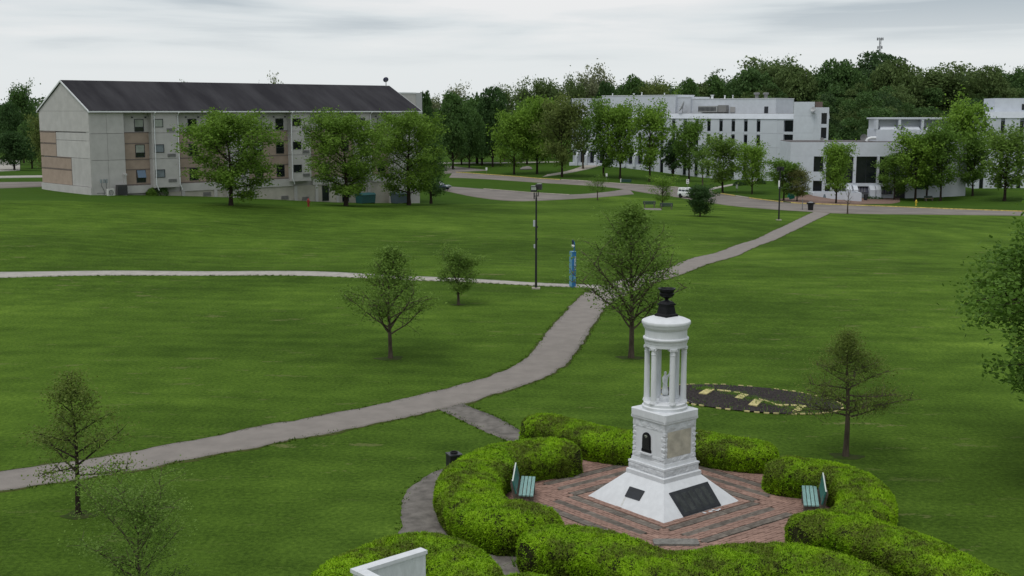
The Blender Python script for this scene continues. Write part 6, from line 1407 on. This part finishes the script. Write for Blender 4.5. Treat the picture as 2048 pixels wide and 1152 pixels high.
# radio mast beyond the wood
q = hz(1754.5, 222, 560); H_ = CAMH + (222 - 78) / ppm(q); t = thing('radio_mast', 'grey radio mast standing above the tallest crown of the slope wood', 'radio mast', (q[0], 560, 0)); b = MB(); z0 = 5
for k in range(3): b.tube([(.9 * math.cos(k * 2.094), .9 * math.sin(k * 2.094), z0), (.35 * math.cos(k * 2.094), .35 * math.sin(k * 2.094), H_)], .12, 5)
for j in range(26):
    for k in range(3): f_ = lambda z, k_: (lambda r_: (r_ * math.cos(k_ * 2.094), r_ * math.sin(k_ * 2.094), z))(.9 - .55 * (z - z0) / (H_ - z0)); za = z0 + (H_ - z0) * j / 26; zb_ = z0 + (H_ - z0) * (j + 1) / 26; b.tube([f_(za, k), f_(zb_, k + 1)], .05, 3)
b.obj('lattice', mat('mast_grey', (.30, .31, .33), .6, .3), t)
for zc, r_ in ((H_ - .5, 1.3), (H_ - 4.2, 1.0)):
    b = MB()
    for k in range(9): a_ = k * .698; b.box(r_ * math.cos(a_) - .14, r_ * math.cos(a_) + .14, r_ * math.sin(a_) - .14, r_ * math.sin(a_) + .14, zc - .7, zc + .5)
    b.tube([(r_ * math.cos(k * .524), r_ * math.sin(k * .524), zc) for k in range(13)], .06, 4); b.obj('antenna_ring', MATS['mast_grey'], t)
# low shrubs
def shrub(px, py, w, h, fol, label, seed, group=None, n=1500, leaf=.16):
    p = gnd(px, py); r_ = np.random.default_rng(seed); t = thing('shrub', label, 'shrub', p, 0, group); d = r_.normal(size=(n, 3)); d /= np.linalg.norm(d, axis=1)[:, None]; d[:, 2] = np.abs(d[:, 2])
    P = d * np.array([w / 2, w / 2.4, h]) * (.75 + .3 * r_.random(n))[:, None] * (1 + .4 * (vnoise(d * 4 + seed) - .5))[:, None]; V, Fc = leaf_quads(P, leaf, .5, r_); put('leaves', nmesh('leaves', V, Fc, FOL[fol]), t)
    b = MB(); [b.tube([(0, 0, 0), (d_[0] * w * .3, d_[1] * w * .3, h * .7)], .03, 4) for d_ in d[:5]]; b.obj('stems', BARKD, t)
shrub(321, 391, 1.9, 1.5, 'deep', 'dark shrub against the base of the tan building under the first bay', 1); shrub(303, 391, 1.3, .9, 'mid', 'lighter low shrub just left of the dark wall shrub', 2)
for k, px in enumerate((1476, 1490)): shrub(px, 371.5 - k * .8, 2.0, 1.0, 'dark', ['left of two low dark shrubs by the entrance walk', 'right of two low dark shrubs by the entrance walk'][k], 3 + k)
shrub(1521, 368, 2.2, 1.1, 'dark', 'low dark shrub by the angled white wall below the end windows', 6)
shrub(1862, 386, 2.4, 1.2, 'dark', 'low clipped dark shrub under the green window, left one', 7); shrub(1874, 382, 2.8, 1.4, 'mid', 'brighter clipped shrub under the green window, right one', 8)
shrub(1745, 398, 3.4, .5, 'dark', 'ground hugging dark plants at the foot of the slanted skylights', 9)
p = gnd(1054, 339); t = thing('boulder', 'flat grey boulder on the grass behind the lime green trees', 'boulder', p); V = []; b = MB(); b.lathe([(1.5, -.1), (1.6, .2), (1.2, .55), (.5, .7)], 9); b.v = [(x * (1 + .2 * math.sin(3 * x + y)), y * .7, z * (1 + .2 * math.sin(2 * y))) for x, y, z in b.v]; b.obj('stone', GREYP, t)

# ------------------------------------------------------------------ grass tufts on the near lawn and spilling over the path edges
def inside(P, poly):
    x, y = P[:, 0], P[:, 1]; c_ = np.zeros(len(P), bool); j = len(poly) - 1
    for i in range(len(poly)):
        xi, yi = poly[i]; xj, yj = poly[j]
        with np.errstate(divide='ignore', invalid='ignore'): m_ = ((yi > y) != (yj > y)) & (x < (xj - xi) * (y - yi) / (yj - yi + 1e-12) + xi)
        c_ ^= m_; j = i
    return c_
polys = [np.r_[EDGES[2 * k][::3], EDGES[2 * k + 1][::-3]] for k in range(len(EDGES) // 2)]
r_ = np.random.default_rng(77)
n = 12; Y = 20 + 45 * r_.random(n) ** 1.6; X_ = (r_.random(n) * 2 - 1) * (Y * .44 + 1); P = np.c_[X_, Y]
keep = np.hypot(P[:, 0] - MC[0], P[:, 1] - MC[1]) > PR + .1
for pl_ in polys: keep &= ~inside(P, pl_)
q_ = P - BC; u = q_[:, 0] * math.cos(BT) + q_[:, 1] * math.sin(BT); v = -q_[:, 0] * math.sin(BT) + q_[:, 1] * math.cos(BT); keep &= (u / BA) ** 2 + (v / BB) ** 2 > 1.03
P = P[keep]; E_ = []
for k, E0 in enumerate(EDGES[:8]):
    seg = resample(E0, .5); m_ = (seg[:, 1] < 95) & (seg[:, 1] > 15); seg = seg[m_]
    if len(seg): q5 = 2600 if k < 4 else 400; i = r_.integers(0, len(seg), q5); E_.append(seg[i] + r_.normal(size=(q5, 2)) * .10)
P = np.concatenate([P] + E_); n = len(P); z = gz(P[:, 0], P[:, 1]); B_ = np.c_[P, z]
h_ = (.016 + .026 * r_.random(n)) * (.7 + .9 * vnoise(np.c_[P, P[:, 0] * 0], .8)); h_[12:] *= 1.5
a_ = r_.random(n) * 6.283; sd = np.c_[np.cos(a_), np.sin(a_), a_ * 0] * (.018 + .02 * r_.random(n))[:, None]; tip = np.c_[r_.normal(size=(n, 2)) * .03, h_]
V = np.stack([B_ - sd, B_ + sd, B_ + tip], 1).reshape(-1, 3)
o = put('lawn_grass', nmesh('lawn_grass', V, np.arange(3 * n).reshape(-1, 3), GRASS)); props(o, 'short mown grass blades over the near lawn and along path edges', 'grass', kind='stuff')
